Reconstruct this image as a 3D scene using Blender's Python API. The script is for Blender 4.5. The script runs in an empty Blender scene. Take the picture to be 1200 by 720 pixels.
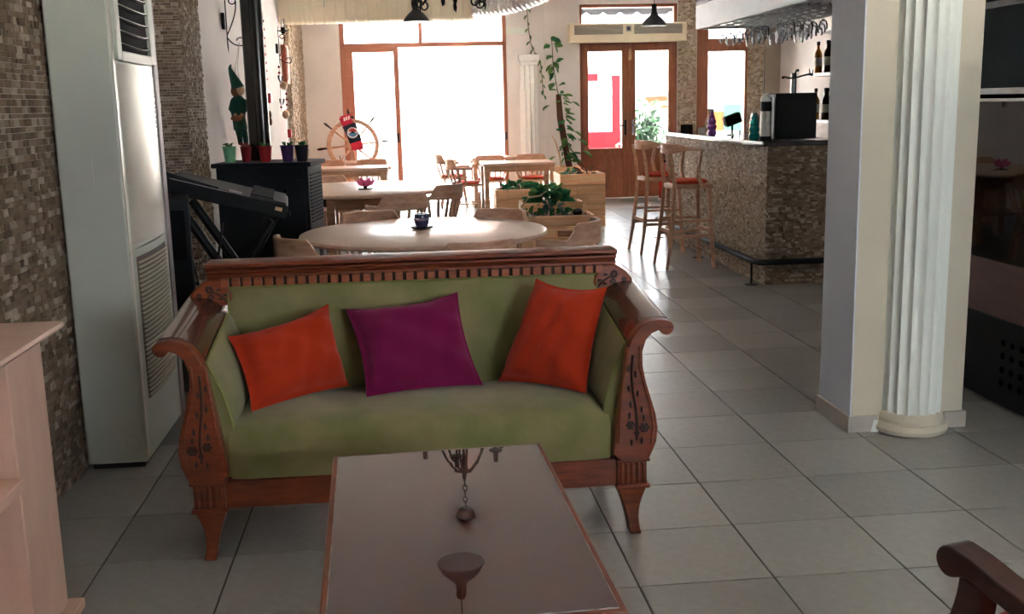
import bpy, bmesh, math, random
import numpy as np
from mathutils import Vector, Matrix, Quaternion
random.seed(7); RNG = np.random.default_rng(7)
sc = bpy.context.scene
col = sc.collection
PI = math.pi
R = math.radians

# ------------------------------------------------------------------ camera
CAM_H = 1.547
cd = bpy.data.cameras.new('camera'); cam = bpy.data.objects.new('camera', cd); col.objects.link(cam)
cd.sensor_width = 36.0; cd.lens = 36.0*1249.76/1200; cd.clip_start = .05; cd.clip_end = 200
def cam_axes(yaw, pitch, roll):
    f = Vector((-math.sin(yaw)*math.cos(pitch), math.cos(yaw)*math.cos(pitch), math.sin(pitch)))
    r = Vector((math.cos(yaw), math.sin(yaw), 0)); u = r.cross(f)
    return r*math.cos(roll)+u*math.sin(roll), u*math.cos(roll)-r*math.sin(roll), f
_r, _u, _f = cam_axes(-.0993527, -.1891554, -.0230654)
cam.matrix_world = Matrix(((_r.x, _u.x, -_f.x, 0), (_r.y, _u.y, -_f.y, 0), (_r.z, _u.z, -_f.z, CAM_H), (0, 0, 0, 1)))
sc.camera = cam

# ------------------------------------------------------------------ world, exposure
w = bpy.data.worlds.new('sky'); sc.world = w; w.use_nodes = True
bg = w.node_tree.nodes['Background']
bg.inputs[0].default_value = (.86, .93, 1.0, 1); bg.inputs[1].default_value = 1.0
sc.view_settings.view_transform = 'Standard'; sc.view_settings.look = 'None'
sc.view_settings.gamma = 1.0; sc.view_settings.use_curve_mapping = False
sc.view_settings.exposure = 3.95
# sun high over the street: lights pavement and yard; the shop awning keeps it off the windows, the houses opposite stand in their own shade
sd = bpy.data.lights.new('sun', 'SUN'); sun = bpy.data.objects.new('sun', sd); col.objects.link(sun)
sd.energy = 24.0; sd.angle = R(.6); sd.color = (1.0, .96, .90)
sun.rotation_euler = (R(-25), 0, R(8))
sc.cycles.max_bounces = 10; sc.cycles.diffuse_bounces = 6; sc.cycles.glossy_bounces = 4
sc.cycles.transparent_max_bounces = 16; sc.cycles.caustics_reflective = False; sc.cycles.caustics_refractive = False
sc.cycles.sample_clamp_indirect = 6

# ------------------------------------------------------------------ materials
MATS = {}
def _new(name):
    m = bpy.data.materials.new(name); m.use_nodes = True
    nt = m.node_tree; b = nt.nodes['Principled BSDF']; MATS[name] = m
    return m, nt, b
def _coords(nt, scale=(1, 1, 1)):
    tc = nt.nodes.new('ShaderNodeTexCoord'); mp = nt.nodes.new('ShaderNodeMapping')
    mp.inputs['Scale'].default_value = scale
    nt.links.new(tc.outputs['Object'], mp.inputs['Vector'])
    return mp.outputs['Vector']
def _ramp(nt, fac, c0, c1, p0=.3, p1=.7):
    r = nt.nodes.new('ShaderNodeValToRGB')
    r.color_ramp.elements[0].position = p0; r.color_ramp.elements[1].position = p1
    r.color_ramp.elements[0].color = (*c0, 1); r.color_ramp.elements[1].color = (*c1, 1)
    nt.links.new(fac, r.inputs[0]); return r.outputs[0]
def _noise(nt, vec, scale, detail=4, rough=.55):
    n = nt.nodes.new('ShaderNodeTexNoise'); n.inputs['Scale'].default_value = scale
    n.inputs['Detail'].default_value = detail; n.inputs['Roughness'].default_value = rough
    nt.links.new(vec, n.inputs['Vector']); return n.outputs[0]
def _bump(nt, b, h, strength, dist=.01):
    u = nt.nodes.new('ShaderNodeBump'); u.inputs['Strength'].default_value = strength; u.inputs['Distance'].default_value = dist
    nt.links.new(h, u.inputs['Height']); nt.links.new(u.outputs[0], b.inputs['Normal']); return u
def lin(c):  # sRGB 0..255 -> linear
    return tuple(((v/255/12.92) if v/255 <= .04045 else ((v/255+.055)/1.055)**2.4) for v in c)
def mat(name, c, rough=.6, metal=0, var=.12, scale=12, bump=0, bscale=80, coat=0, coat_rough=.05, spec=.5, sheen=0):
    m, nt, b = _new(name); v = _coords(nt)
    n = _noise(nt, v, scale)
    c0 = tuple(max(0, x*(1-var)) for x in c); c1 = tuple(min(1, x*(1+var)) for x in c)
    nt.links.new(_ramp(nt, n, c0, c1), b.inputs['Base Color'])
    b.inputs['Roughness'].default_value = rough; b.inputs['Metallic'].default_value = metal
    b.inputs['Specular IOR Level'].default_value = spec
    b.inputs['Coat Weight'].default_value = coat; b.inputs['Coat Roughness'].default_value = coat_rough
    b.inputs['Sheen Weight'].default_value = sheen
    if bump: _bump(nt, b, _noise(nt, v, bscale, 6), bump)
    return m
def wood(name, c0, c1, rough=.45, scale=(3, 30, 30), coat=0, coat_rough=.1, bump=.08, vary=.03):
    m, nt, b = _new(name); v = _coords(nt, scale)
    n = _noise(nt, v, 1.6, 8, .65)
    oi = nt.nodes.new('ShaderNodeObjectInfo'); hs = nt.nodes.new('ShaderNodeHueSaturation')   # each board its own tone
    mr = nt.nodes.new('ShaderNodeMapRange'); mr.inputs['To Min'].default_value = 1-vary; mr.inputs['To Max'].default_value = 1+vary
    nt.links.new(oi.outputs['Random'], mr.inputs['Value']); nt.links.new(mr.outputs[0], hs.inputs['Value'])
    nt.links.new(_ramp(nt, n, c0, c1, .32, .68), hs.inputs['Color']); nt.links.new(hs.outputs[0], b.inputs['Base Color'])
    b.inputs['Roughness'].default_value = rough
    b.inputs['Coat Weight'].default_value = coat; b.inputs['Coat Roughness'].default_value = coat_rough
    _bump(nt, b, n, bump, .004)
    return m
def leafmat(name, c, rough=.5, **k):
    m = mat(name, c, rough, **k); nt = m.node_tree; b = nt.nodes['Principled BSDF']      # thin leaf: some light passes through
    t = nt.nodes.new('ShaderNodeBsdfTranslucent'); mx = nt.nodes.new('ShaderNodeMixShader'); mx.inputs[0].default_value = .45
    nt.links.new(b.inputs['Base Color'].links[0].from_socket, t.inputs[0])
    nt.links.new(b.outputs[0], mx.inputs[1]); nt.links.new(t.outputs[0], mx.inputs[2]); nt.links.new(mx.outputs[0], nt.nodes['Material Output'].inputs[0])
    return m
def tinted(name, cols, rough=.8, spec=.3, noise=60):
    """colour of each small piece from its own 'tint' value"""
    m, nt, b = _new(name)
    a = nt.nodes.new('ShaderNodeAttribute'); a.attribute_name = 'tint'
    r = nt.nodes.new('ShaderNodeValToRGB'); el = r.color_ramp.elements
    while len(el) < len(cols): el.new(.5)
    for i, c in enumerate(cols): el[i].position = i/(len(cols)-1); el[i].color = (*c, 1)
    nt.links.new(a.outputs['Fac'], r.inputs[0])
    v = _coords(nt); n = _noise(nt, v, noise, 5)
    mx = nt.nodes.new('ShaderNodeMix'); mx.data_type = 'RGBA'; mx.blend_type = 'MULTIPLY'; mx.inputs[0].default_value = .55
    nt.links.new(r.outputs[0], mx.inputs[6]); nt.links.new(_ramp(nt, n, (.55, .55, .55), (1, 1, 1)), mx.inputs[7])
    nt.links.new(mx.outputs[2], b.inputs['Base Color'])
    b.inputs['Roughness'].default_value = rough; b.inputs['Specular IOR Level'].default_value = spec
    _bump(nt, b, n, .35, .004)
    return m
def pane(name, tint=(1, 1, 1), gloss=1.0):
    """thin flat glass: clear with a mirror-like film by angle"""
    m = bpy.data.materials.new(name); m.use_nodes = True; nt = m.node_tree; MATS[name] = m
    nt.nodes.remove(nt.nodes['Principled BSDF']); out = nt.nodes['Material Output']
    t = nt.nodes.new('ShaderNodeBsdfTransparent'); t.inputs[0].default_value = (*tint, 1)
    g = nt.nodes.new('ShaderNodeBsdfGlossy'); g.inputs['Roughness'].default_value = .02
    fr = nt.nodes.new('ShaderNodeFresnel'); fr.inputs[0].default_value = 1.45
    mu = nt.nodes.new('ShaderNodeMath'); mu.operation = 'MULTIPLY'; mu.inputs[1].default_value = gloss; mu.use_clamp = True
    mx = nt.nodes.new('ShaderNodeMixShader')
    nt.links.new(fr.outputs[0], mu.inputs[0]); nt.links.new(mu.outputs[0], mx.inputs[0])
    nt.links.new(t.outputs[0], mx.inputs[1]); nt.links.new(g.outputs[0], mx.inputs[2]); nt.links.new(mx.outputs[0], out.inputs[0])
    return m

mat('plaster', lin((228, 222, 220)), .85, var=.04, scale=3, bump=.05)
mat('plaster_cream', lin((204, 197, 178)), .8, var=.03, scale=3, bump=.05)
mat('skylit_blue_grey', lin((214, 222, 236)), .7, var=.02, scale=3)
mat('plaster_shade', lin((150, 138, 124)), .85, var=.05)
mat('ceiling_paint', lin((238, 236, 234)), .9, var=.03, scale=2)
mat('gypsum', lin((226, 231, 224)), .6, var=.02)
mat('grout', lin((52, 48, 44)), .9)
mat('skirting_tile', lin((176, 170, 160)), .4, var=.08)
tinted('stone', [lin((104, 86, 70)), lin((136, 116, 98)), lin((148, 128, 108)), lin((116, 98, 82)), lin((196, 182, 164)), lin((128, 106, 88))], .75)
tinted('stone_pale', [lin((140, 116, 94)), lin((206, 186, 160)), lin((178, 154, 130)), lin((230, 216, 198)), lin((156, 132, 110)), lin((214, 196, 170))], .7)
mat('mortar', lin((84, 72, 62)), .95)
mat('ac_shell', lin((188, 194, 184)), .45, var=.03, scale=4)
mat('ac_front', lin((206, 202, 192)), .28, var=.03, scale=4, metal=.25)
mat('ac_grille', lin((196, 188, 170)), .5, var=.04)
mat('ac_dark', lin((26, 28, 32)), .4)
mat('grey_plastic', lin((150, 142, 146)), .5)
wood('mahogany', lin((92, 38, 17)), lin((132, 62, 30)), .38, (5, 5, 30), coat=.2, coat_rough=.15)
wood('mahogany_dark', lin((58, 28, 20)), lin((92, 46, 32)), .25, (5, 30, 5), coat=.8, coat_rough=.08)
wood('arm_wood', lin((46, 18, 11)), lin((80, 36, 24)), .35, (24, 4, 24), coat=.2, coat_rough=.15)
wood('table_top', lin((206, 166, 142)), lin((232, 198, 176)), .34, (2, 26, 20), coat=.3, coat_rough=.25)
wood('frame_red', lin((160, 72, 46)), lin((186, 94, 64)), .5)
mat('hole_black', lin((7, 7, 8)), .9, spec=.02)
wood('mahogany_light', lin((128, 66, 40)), lin((160, 92, 60)), .4, (5, 5, 30))
mat('vane_dark', lin((26, 28, 32)), .8, spec=.1)
leafmat('shrub_green', lin((16, 38, 20)), .6, var=.4)
mat('carving_dark', lin((52, 24, 16)), .5)
m, nt, b = _new('velvet_green'); v = _coords(nt)
nt.links.new(_ramp(nt, _noise(nt, v, 4.5, 5), lin((116, 119, 77)), lin((148, 139, 104)), .38, .78), b.inputs['Base Color'])
b.inputs['Roughness'].default_value = .9; b.inputs['Specular IOR Level'].default_value = .12; b.inputs['Sheen Weight'].default_value = .25
_bump(nt, b, _noise(nt, v, 220, 6), .12)
mat('piping_green', lin((122, 126, 72)), .85)
mat('cloth_orange', lin((166, 48, 24)), .9, var=.06, scale=10, bump=.2, bscale=300, sheen=.15, spec=.1)
mat('cloth_purple', lin((112, 20, 70)), .9, var=.08, scale=10, bump=.2, bscale=300, sheen=.15, spec=.1)
mat('cloth_red', lin((196, 72, 44)), .9, var=.08, bump=.1)
wood('chair_wood', lin((182, 136, 110)), lin((224, 180, 152)), .5, (6, 6, 26))
wood('table_wood', lin((172, 124, 92)), lin((214, 170, 138)), .22, (2, 26, 20), coat=.35, coat_rough=.12)
wood('pine', lin((222, 168, 124)), lin((246, 206, 166)), .6, (2, 24, 24), vary=.34)
wood('pink_wood', lin((208, 172, 154)), lin((220, 186, 168)), .5, (8, 8, 2), bump=.02)
wood('door_wood', lin((126, 70, 42)), lin((160, 96, 64)), .45, (24, 24, 3))
wood('red_wood', lin((164, 100, 78)), lin((186, 122, 98)), .5)
mat('black_enamel', lin((24, 28, 34)), .6, var=.2, scale=20, spec=.25)
mat('black_flue', lin((22, 19, 20)), .22, var=.2, scale=6, coat=.5)
mat('black_iron', lin((20, 20, 22)), .5, metal=.5)
mat('black_plastic', lin((18, 19, 22)), .55, spec=.25)
mat('charcoal_plastic', lin((46, 48, 52)), .6, spec=.25)
mat('lamp_black', lin((18, 19, 22)), .5, spec=.25)
mat('steel', lin((190, 192, 196)), .25, metal=1, var=.05)
mat('foil', lin((206, 206, 206)), .32, metal=.9, var=.1, scale=60, bump=.5, bscale=70)
mat('duct_cream', lin((238, 226, 198)), .6, var=.05, scale=3)
mat('granite', lin((40, 38, 40)), .12, var=.4, scale=120)
mat('white_edge', lin((228, 228, 226)), .3)
mat('white_paint', lin((246, 245, 244)), .5, var=.03)
mat('white_wash', lin((208, 208, 214)), .5, var=.06, scale=5)
mat('dark_wood', lin((54, 36, 28)), .5, var=.2)
mat('soil', lin((70, 52, 40)), .95, var=.4, scale=60)
mat('pebble', lin((150, 146, 142)), .8, var=.3, scale=40)
leafmat('leaf', lin((104, 146, 82)), .5, var=.3, scale=9)
leafmat('leaf_dark', lin((56, 128, 82)), .5, var=.35, scale=9)
leafmat('leaf_blue', lin((96, 132, 128)), .55, var=.2)
leafmat('leaf_red', lin((150, 92, 76)), .6, var=.3)
mat('stem', lin((104, 96, 66)), .8)
mat('moss_pole', lin((92, 56, 40)), .95, var=.3, scale=60, bump=.6)
mat('pot_green', lin((120, 190, 150)), .5); mat('pot_red', lin((150, 26, 30)), .45); mat('pot_purple', lin((82, 50, 112)), .5)
mat('pot_black', lin((34, 32, 44)), .5); mat('pot_crimson', lin((122, 24, 34)), .5); mat('blue_pot', lin((58, 58, 100)), .3, coat=.5)
mat('cloth_green', lin((16, 72, 58)), .85, var=.2); mat('skin_cloth', lin((206, 160, 128)), .8); mat('hair_brown', lin((116, 74, 44)), .9)
mat('shell', lin((196, 160, 124)), .6, var=.25); mat('red_gloss', lin((176, 24, 30)), .35); mat('string', lin((150, 140, 130)), .8)
mat('pink_glass', lin((246, 110, 168)), .25); mat('navy_cloth', lin((34, 34, 56)), .9); mat('crimson_cloth', lin((190, 30, 64)), .85)
mat('emblem_white', lin((236, 236, 240)), .7); mat('emblem_blue', lin((86, 142, 196)), .7); mat('emblem_red', lin((206, 60, 60)), .7)
mat('display_black', lin((34, 32, 34)), .8, spec=.1); wood('display_brown', lin((74, 40, 30)), lin((96, 54, 40)), .7, (20, 3, 20))
mat('terracotta', lin((128, 84, 70)), .8, var=.15); mat('frosted', lin((58, 68, 72)), .85, var=.15, scale=5, spec=.08)
mat('lavender', lin((136, 130, 150)), .5); mat('paper', lin((210, 212, 220)), .8); mat('dark_matte', lin((24, 28, 36)), .85)
mat('street', lin((190, 188, 184)), .9, var=.06); mat('house_white', lin((226, 224, 220)), .9, var=.03)
mat('house_red', lin((150, 10, 18)), .7, spec=.1); mat('house_mint', lin((44, 74, 64)), .9, spec=.1); mat('awning_orange', lin((90, 52, 26)), .9, spec=.1)
mat('red_paint', lin((188, 30, 24)), .4); mat('purple_glass', lin((160, 84, 190)), .12, coat=.6); mat('teal_glass', lin((40, 168, 168)), .12, coat=.6)
mat('bottle_dark', lin((20, 26, 22)), .12, coat=.5); mat('bottle_amber', lin((176, 112, 40)), .15, coat=.5); mat('bottle_pale', lin((180, 192, 190)), .1, coat=.6)
mat('bottle_brown', lin((70, 42, 26)), .15, coat=.5); mat('label_paper', lin((220, 212, 196)), .7)
mat('grass', lin((86, 134, 84)), .8, var=.3)
mat('edge_highlight', lin((150, 142, 140)), .6)
for i, c in enumerate([(170, 60, 50), (60, 90, 130), (220, 200, 160), (80, 110, 80), (190, 150, 90), (120, 60, 80)]): mat('book_%d' % i, lin(c), .7)
pane('glass_pane'); pane('glass_dark', (.62, .68, .70), 1.0); pane('stemware', (.985, .99, 1.0), 1.1)

# floor tile: every tile has its own slight tone
m, nt, b = _new('tile'); v = _coords(nt)
oi = nt.nodes.new('ShaderNodeObjectInfo'); at = nt.nodes.new('ShaderNodeAttribute'); at.attribute_name = 'tint'
ad = nt.nodes.new('ShaderNodeMath'); ad.operation = 'ADD'
nt.links.new(oi.outputs['Random'], ad.inputs[0]); nt.links.new(at.outputs['Fac'], ad.inputs[1])
fr = nt.nodes.new('ShaderNodeMath'); fr.operation = 'FRACT'; nt.links.new(ad.outputs[0], fr.inputs[0])
tone = _ramp(nt, fr.outputs[0], lin((150, 149, 145)), lin((166, 165, 160)), 0, 1)
n = _noise(nt, v, 26, 6, .6)
mx = nt.nodes.new('ShaderNodeMix'); mx.data_type = 'RGBA'; mx.blend_type = 'MULTIPLY'; mx.inputs[0].default_value = 1
nt.links.new(tone, mx.inputs[6]); nt.links.new(_ramp(nt, n, (.88, .88, .88), (1, 1, 1)), mx.inputs[7]); nt.links.new(mx.outputs[2], b.inputs['Base Color'])
b.inputs['Roughness'].default_value = .27; b.inputs['Specular IOR Level'].default_value = .5
_bump(nt, b, _noise(nt, v, 9, 3), .03, .004)

# varnished table top with a clear film that ripples a little
m, nt, b = _new('varnish'); v = _coords(nt, (1, 1, 1))
n = _noise(nt, _coords(nt, (3, 30, 10)), 1.5, 6)
nt.links.new(_ramp(nt, n, lin((62, 22, 17)), lin((80, 31, 25))), b.inputs['Base Color'])
b.inputs['Roughness'].default_value = .3; b.inputs['Coat Weight'].default_value = 1; b.inputs['Coat Roughness'].default_value = .012; b.inputs['Specular IOR Level'].default_value = .1; b.inputs['Coat IOR'].default_value = 2.6
bu = nt.nodes.new('ShaderNodeBump'); bu.inputs['Strength'].default_value = .012; bu.inputs['Distance'].default_value = .01
nt.links.new(_noise(nt, v, 7, 2), bu.inputs['Height']); nt.links.new(bu.outputs[0], b.inputs['Coat Normal'])

# ------------------------------------------------------------------ mesh helpers
class MB:
    def __init__(s): s.v = []; s.f = []
    def add(s, vs, fs):
        k = len(s.v); s.v += [tuple(p) for p in vs]; s.f += [tuple(i+k for i in q) for q in fs]; return s
    def box(s, x0, x1, y0, y1, z0, z1, rot=None, c=None):
        vs = [Vector(p) for p in ((x0,y0,z0),(x1,y0,z0),(x1,y1,z0),(x0,y1,z0),(x0,y0,z1),(x1,y0,z1),(x1,y1,z1),(x0,y1,z1))]
        if rot is not None:
            c = Vector(c) if c is not None else Vector(((x0+x1)/2, (y0+y1)/2, (z0+z1)/2))
            vs = [rot @ (p-c) + c for p in vs]
        return s.add(vs, [(0,3,2,1),(4,5,6,7),(0,1,5,4),(1,2,6,5),(2,3,7,6),(3,0,4,7)])
    def prism(s, poly, axis, a0, a1):
        def pt(p, a):
            return (a, p[0], p[1]) if axis == 'x' else (p[0], a, p[1]) if axis == 'y' else (p[0], p[1], a)
        n = len(poly); vs = [pt(p, a0) for p in poly]+[pt(p, a1) for p in poly]
        fs = [(i, (i+1) % n, n+(i+1) % n, n+i) for i in range(n)]+[tuple(range(n-1, -1, -1)), tuple(range(n, 2*n))]
        return s.add(vs, fs)
    def lathe(s, prof, n=20, c=(0, 0, 0), M=None, cap=True):
        vs = []
        for r, z in prof:
            for k in range(n):
                a = 2*PI*k/n; p = Vector((r*math.cos(a), r*math.sin(a), z))
                if M is not None: p = M @ p
                vs.append((p.x+c[0], p.y+c[1], p.z+c[2]))
        fs = [(j*n+k, j*n+(k+1) % n, (j+1)*n+(k+1) % n, (j+1)*n+k) for j in range(len(prof)-1) for k in range(n)]
        if cap:
            fs.append(tuple(range(n-1, -1, -1))); fs.append(tuple((len(prof)-1)*n+k for k in range(n)))
        return s.add(vs, fs)
    def tube(s, pts, rad, n=8, sq=None, closed=False):
        """round (or flattened by sq) tube along points"""
        pts = [Vector(p) for p in pts]; m = len(pts)
        if not hasattr(rad, '__len__'): rad = [rad]*m
        vs = []; prev = None
        for i, p in enumerate(pts):
            if closed: d = (pts[(i+1) % m]-pts[i-1]).normalized()
            else: d = (pts[min(i+1, m-1)]-pts[max(i-1, 0)]).normalized()
            if prev is None:
                a = Vector((0, 0, 1)) if abs(d.z) < .9 else Vector((1, 0, 0))
                u = d.cross(a).normalized()
            else:
                u = (prev-d*prev.dot(d)).normalized()
            prev = u; vv = d.cross(u)
            for k in range(n):
                t = 2*PI*k/n
                vs.append(p+(u*math.cos(t)*(sq or 1)+vv*math.sin(t))*rad[i])
        e = m if closed else m-1
        fs = [(j*n+k, j*n+(k+1) % n, ((j+1) % m)*n+(k+1) % n, ((j+1) % m)*n+k) for j in range(e) for k in range(n)]
        if not closed: fs += [tuple(range(n-1, -1, -1)), tuple((m-1)*n+k for k in range(n))]
        return s.add(vs, fs)
    def bar(s, a, b, w, h, up=(0, 0, 1), w2=None, h2=None):
        """square bar from a to b: w across, h along up"""
        a = Vector(a); b = Vector(b); d = (b-a).normalized(); up = Vector(up)
        x = d.cross(up).normalized(); y = x.cross(d); w2 = w if w2 is None else w2; h2 = h if h2 is None else h2
        vs = [p+x*sx*ww/2+y*sy*hh/2 for p, ww, hh in ((a, w, h), (b, w2, h2)) for sx, sy in ((-1,-1),(1,-1),(1,1),(-1,1))]
        return s.add(vs, [(0,3,2,1),(4,5,6,7),(0,1,5,4),(1,2,6,5),(2,3,7,6),(3,0,4,7)])
    def strip(s, secs, closed=False):
        """loft a list of equal closed sections"""
        n = len(secs[0]); m = len(secs); vs = [p for q in secs for p in q]; e = m if closed else m-1
        fs = [(j*n+k, j*n+(k+1) % n, ((j+1) % m)*n+(k+1) % n, ((j+1) % m)*n+k) for j in range(e) for k in range(n)]
        if not closed: fs += [tuple(range(n-1, -1, -1)), tuple((m-1)*n+k for k in range(n))]
        return s.add(vs, fs)
    def arc(s, r0, r1, a0, a1, zb, zt, n=24, c=(0, 0)):
        F = lambda f, a: f(a) if callable(f) else f
        secs = []
        for i in range(n+1):
            a = a0+(a1-a0)*i/n; ca, sa = math.cos(R(a)), math.sin(R(a))
            secs.append([(c[0]+rr*ca, c[1]+rr*sa, z) for rr, z in ((r0, F(zb, a)), (r1, F(zb, a)), (r1, F(zt, a)), (r0, F(zt, a)))])
        return s.strip(secs)
    def grid(s, nu, nv, fn, flip=False):
        vs = [fn(i/nu, j/nv) for j in range(nv+1) for i in range(nu+1)]
        fs = [(j*(nu+1)+i, j*(nu+1)+i+1, (j+1)*(nu+1)+i+1, (j+1)*(nu+1)+i) for j in range(nv) for i in range(nu)]
        if flip: fs = [q[::-1] for q in fs]
        return s.add(vs, fs)
    def ball(s, c, r, n=12, m=8, sq=(1, 1, 1)):
        pr = [(max(1e-4, math.sin(PI*j/m)), -math.cos(PI*j/m)) for j in range(m+1)]
        return s.lathe(pr, n, c, Matrix.Diagonal(Vector((r*sq[0], r*sq[1], r*sq[2]))))
    def mesh(s, name, mt, smooth=35, off=None):
        vs = s.v if off is None else [(p[0]-off[0], p[1]-off[1], p[2]-off[2]) for p in s.v]
        me = bpy.data.meshes.new(name); me.from_pydata(vs, [], s.f)
        bm = bmesh.new(); bm.from_mesh(me); bmesh.ops.recalc_face_normals(bm, faces=bm.faces); bm.to_mesh(me); bm.free()
        if mt: me.materials.append(MATS[mt])
        if smooth:
            me.polygons.foreach_set('use_smooth', [True]*len(me.polygons)); me.set_sharp_from_angle(angle=R(smooth))
        me.update(); return me
    def build(s, name, mt, parent=None, world=True, smooth=35, bevel=0, seg=2, label=None):
        """world=True: the numbers are room coordinates; else local to the parent"""
        off = None
        if parent is not None and world: off = wloc(parent)
        elif parent is None:
            xs = np.array(s.v); off = Vector(((xs[:,0].min()+xs[:,0].max())/2, (xs[:,1].min()+xs[:,1].max())/2, xs[:,2].min()))
        o = bpy.data.objects.new(name, s.mesh(name, mt, smooth, off)); col.objects.link(o)
        if parent is not None: o.parent = parent
        else: o.location = off
        if bevel:
            bv = o.modifiers.new('bevel', 'BEVEL'); bv.width = bevel; bv.segments = seg; bv.limit_method = 'ANGLE'; bv.angle_limit = R(40)
        if label: o['label'] = label
        return o
def wloc(o):
    p = Vector((0, 0, 0))
    while o is not None: p = p+o.location; o = o.parent
    return p
def tag(o, label, cat, group=None, kind=None):
    o['label'] = label; o['category'] = cat
    if group: o['group'] = group
    if kind: o['kind'] = kind
    return o
def thing(name, label, cat, loc=(0, 0, 0), rz=0, group=None):
    o = bpy.data.objects.new(name, None); col.objects.link(o); o.empty_display_size = .1
    o.location = loc; o.rotation_euler = (0, 0, rz); return tag(o, label, cat, group)
def struct(o, label=None):
    o['kind'] = 'structure'
    if label: o['label'] = label
    return o
def dup(root, loc, rz, label, group=None):
    def cp(o, par):
        c = o.copy(); col.objects.link(c); c.parent = par
        for ch in o.children: cp(ch, c)
        return c
    r = cp(root, None); r.location = loc; r.rotation_euler = (0, 0, rz); r['label'] = label
    if group: r['group'] = group
    return r
def B(*a, **k): return MB().box(*a, **k)

def stone_panel(name, mt, parent, origin, u, n, W, H, lu=.05, lv=.021, depth=.016, seed=1, curve=None):
    """mosaic of thin split-stone strips on a wall: one real block per strip"""
    rng = np.random.default_rng(seed); o = np.array(origin, float); u = np.array(u, float); nn = np.array(n, float); k = np.array((0, 0, 1.0))
    rects = []; z = 0
    while z < H-1e-6:
        h = min(lv*rng.uniform(.75, 1.25), H-z); x = -rng.uniform(0, lu)
        while x < W:
            l = lu*rng.uniform(.45, 1.6); a, e = max(0, x), min(W, x+l)
            if e-a > .004: rects.append((a+.0012, e-.0012, z+.001, z+h-.001, depth*rng.uniform(.35, 1), rng.uniform()))
            x += l
        z += h
    r = np.array(rects); N = len(r)
    rel = r[:, 4]; jit = lambda: rng.uniform(-.0025, .0025, N)
    def P(a, zz, d): return o+a[:, None]*u+zz[:, None]*k+d[:, None]*nn
    z0 = np.zeros(N)
    V = np.stack([P(r[:,0], r[:,2], z0), P(r[:,1], r[:,2], z0), P(r[:,1], r[:,3], z0), P(r[:,0], r[:,3], z0),
                  P(r[:,0], r[:,2], rel+jit()), P(r[:,1], r[:,2], rel+jit()), P(r[:,1], r[:,3], rel+jit()), P(r[:,0], r[:,3], rel+jit())], 1).reshape(-1, 3)
    V -= np.array(wloc(parent))
    base = np.array([(4,5,6,7),(0,1,5,4),(1,2,6,5),(2,3,7,6),(3,0,4,7)])
    Fc = (np.arange(N)[:, None, None]*8+base[None]).reshape(-1, 4)
    me = bpy.data.meshes.new(name); me.from_pydata(V.tolist(), [], Fc.tolist())
    at = me.attributes.new('tint', 'FLOAT', 'FACE'); at.data.foreach_set('value', np.repeat(r[:, 5], 5).astype(np.float32))
    bm = bmesh.new(); bm.from_mesh(me); bmesh.ops.recalc_face_normals(bm, faces=bm.faces); bm.to_mesh(me); bm.free()
    me.materials.append(MATS[mt]); ob = bpy.data.objects.new(name, me); col.objects.link(ob); ob.parent = parent
    ob['kind'] = 'stuff'; return ob
# ================================================================== STRUCTURE
CEIL = 3.1
floor = struct(B(-1.95, 6.3, -3.2, 17.25, -.15, -.005).build('floor', 'grout', smooth=0), 'pale grey-beige ceramic tile floor with dark joints')
GX, GY, T = 1.574*.45, 9.027*.45, .45
tile_me = MB().box(-T/2+.0035, T/2-.0035, -T/2+.0035, T/2-.0035, -.005, 0).mesh('tile', 'tile', 0)
far = MB(); far_t = []
for i in range(-6, 12):
    for j in range(-18, 32):
        x = GX+(i+.5)*T; y = GY+(j+.5)*T
        if x > 6.1 or x < -1.75+.1 or y < -3 or y > 17.0: continue
        near = 2.4 < y < 9.9 and x < 3.2 and not (y < 3.3 and x < -1.3)
        if near:
            o = bpy.data.objects.new('tile', tile_me); col.objects.link(o); o.parent = floor
            o.location = Vector((x, y, random.uniform(-.0006, .0006)))-floor.location
            o.rotation_euler = (random.uniform(-.0012, .0012), random.uniform(-.0012, .0012), 0)
        else:
            y1 = min(y+T/2-.0025, 17.0); x1 = min(x+T/2-.0025, 6.1)
            far.box(x-T/2+.0025, x1, y-T/2+.0025, y1, -.004, 0); far_t.append(random.random())
fo = far.build('tile_field', 'tile', floor, smooth=0); fo['kind'] = 'stuff'
at = fo.data.attributes.new('tint', 'FLOAT', 'FACE'); at.data.foreach_set('value', np.repeat(np.array(far_t, np.float32), 6))

wl = MB().box(-1.95, -1.75, -3.2, 17.25, 0, CEIL).box(-1.75, -1.45, -3.2, 5.9, 0, CEIL).box(-1.75, -1.445, 7.595, 8.27, 0, CEIL)
wl.box(-1.75, -1.5, 8.27, 14.95, 0, CEIL).box(-1.75, -1.445, 14.95, 17.0, 0, CEIL)
wall_left = struct(wl.build('wall_left', 'plaster', smooth=0), 'white plaster side wall with piers of split-stone mosaic')
stone_panel('stone_mosaic', 'stone', wall_left, (-1.45, 1.9, 0), (0, 1, 0), (1, 0, 0), 4.0, CEIL, .044, .024, .015, 1)
stone_panel('stone_mosaic', 'stone', wall_left, (-1.445, 7.59, 0), (0, 1, 0), (1, 0, 0), .68, CEIL, .036, .021, .016, 2)
stone_panel('stone_mosaic', 'stone', wall_left, (-1.75, 7.595, 0), (1, 0, 0), (0, -1, 0), .31, CEIL, .036, .021, .013, 3)
stone_panel('stone_mosaic', 'stone_pale', wall_left, (-1.445, 14.94, 0), (0, 1, 0), (1, 0, 0), 2.06, CEIL, .042, .03, .02, 4)
stone_panel('stone_mosaic', 'stone_pale', wall_left, (-1.5, 14.95, 0), (1, 0, 0), (0, -1, 0), .06, CEIL, .042, .03, .014, 5)

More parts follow.
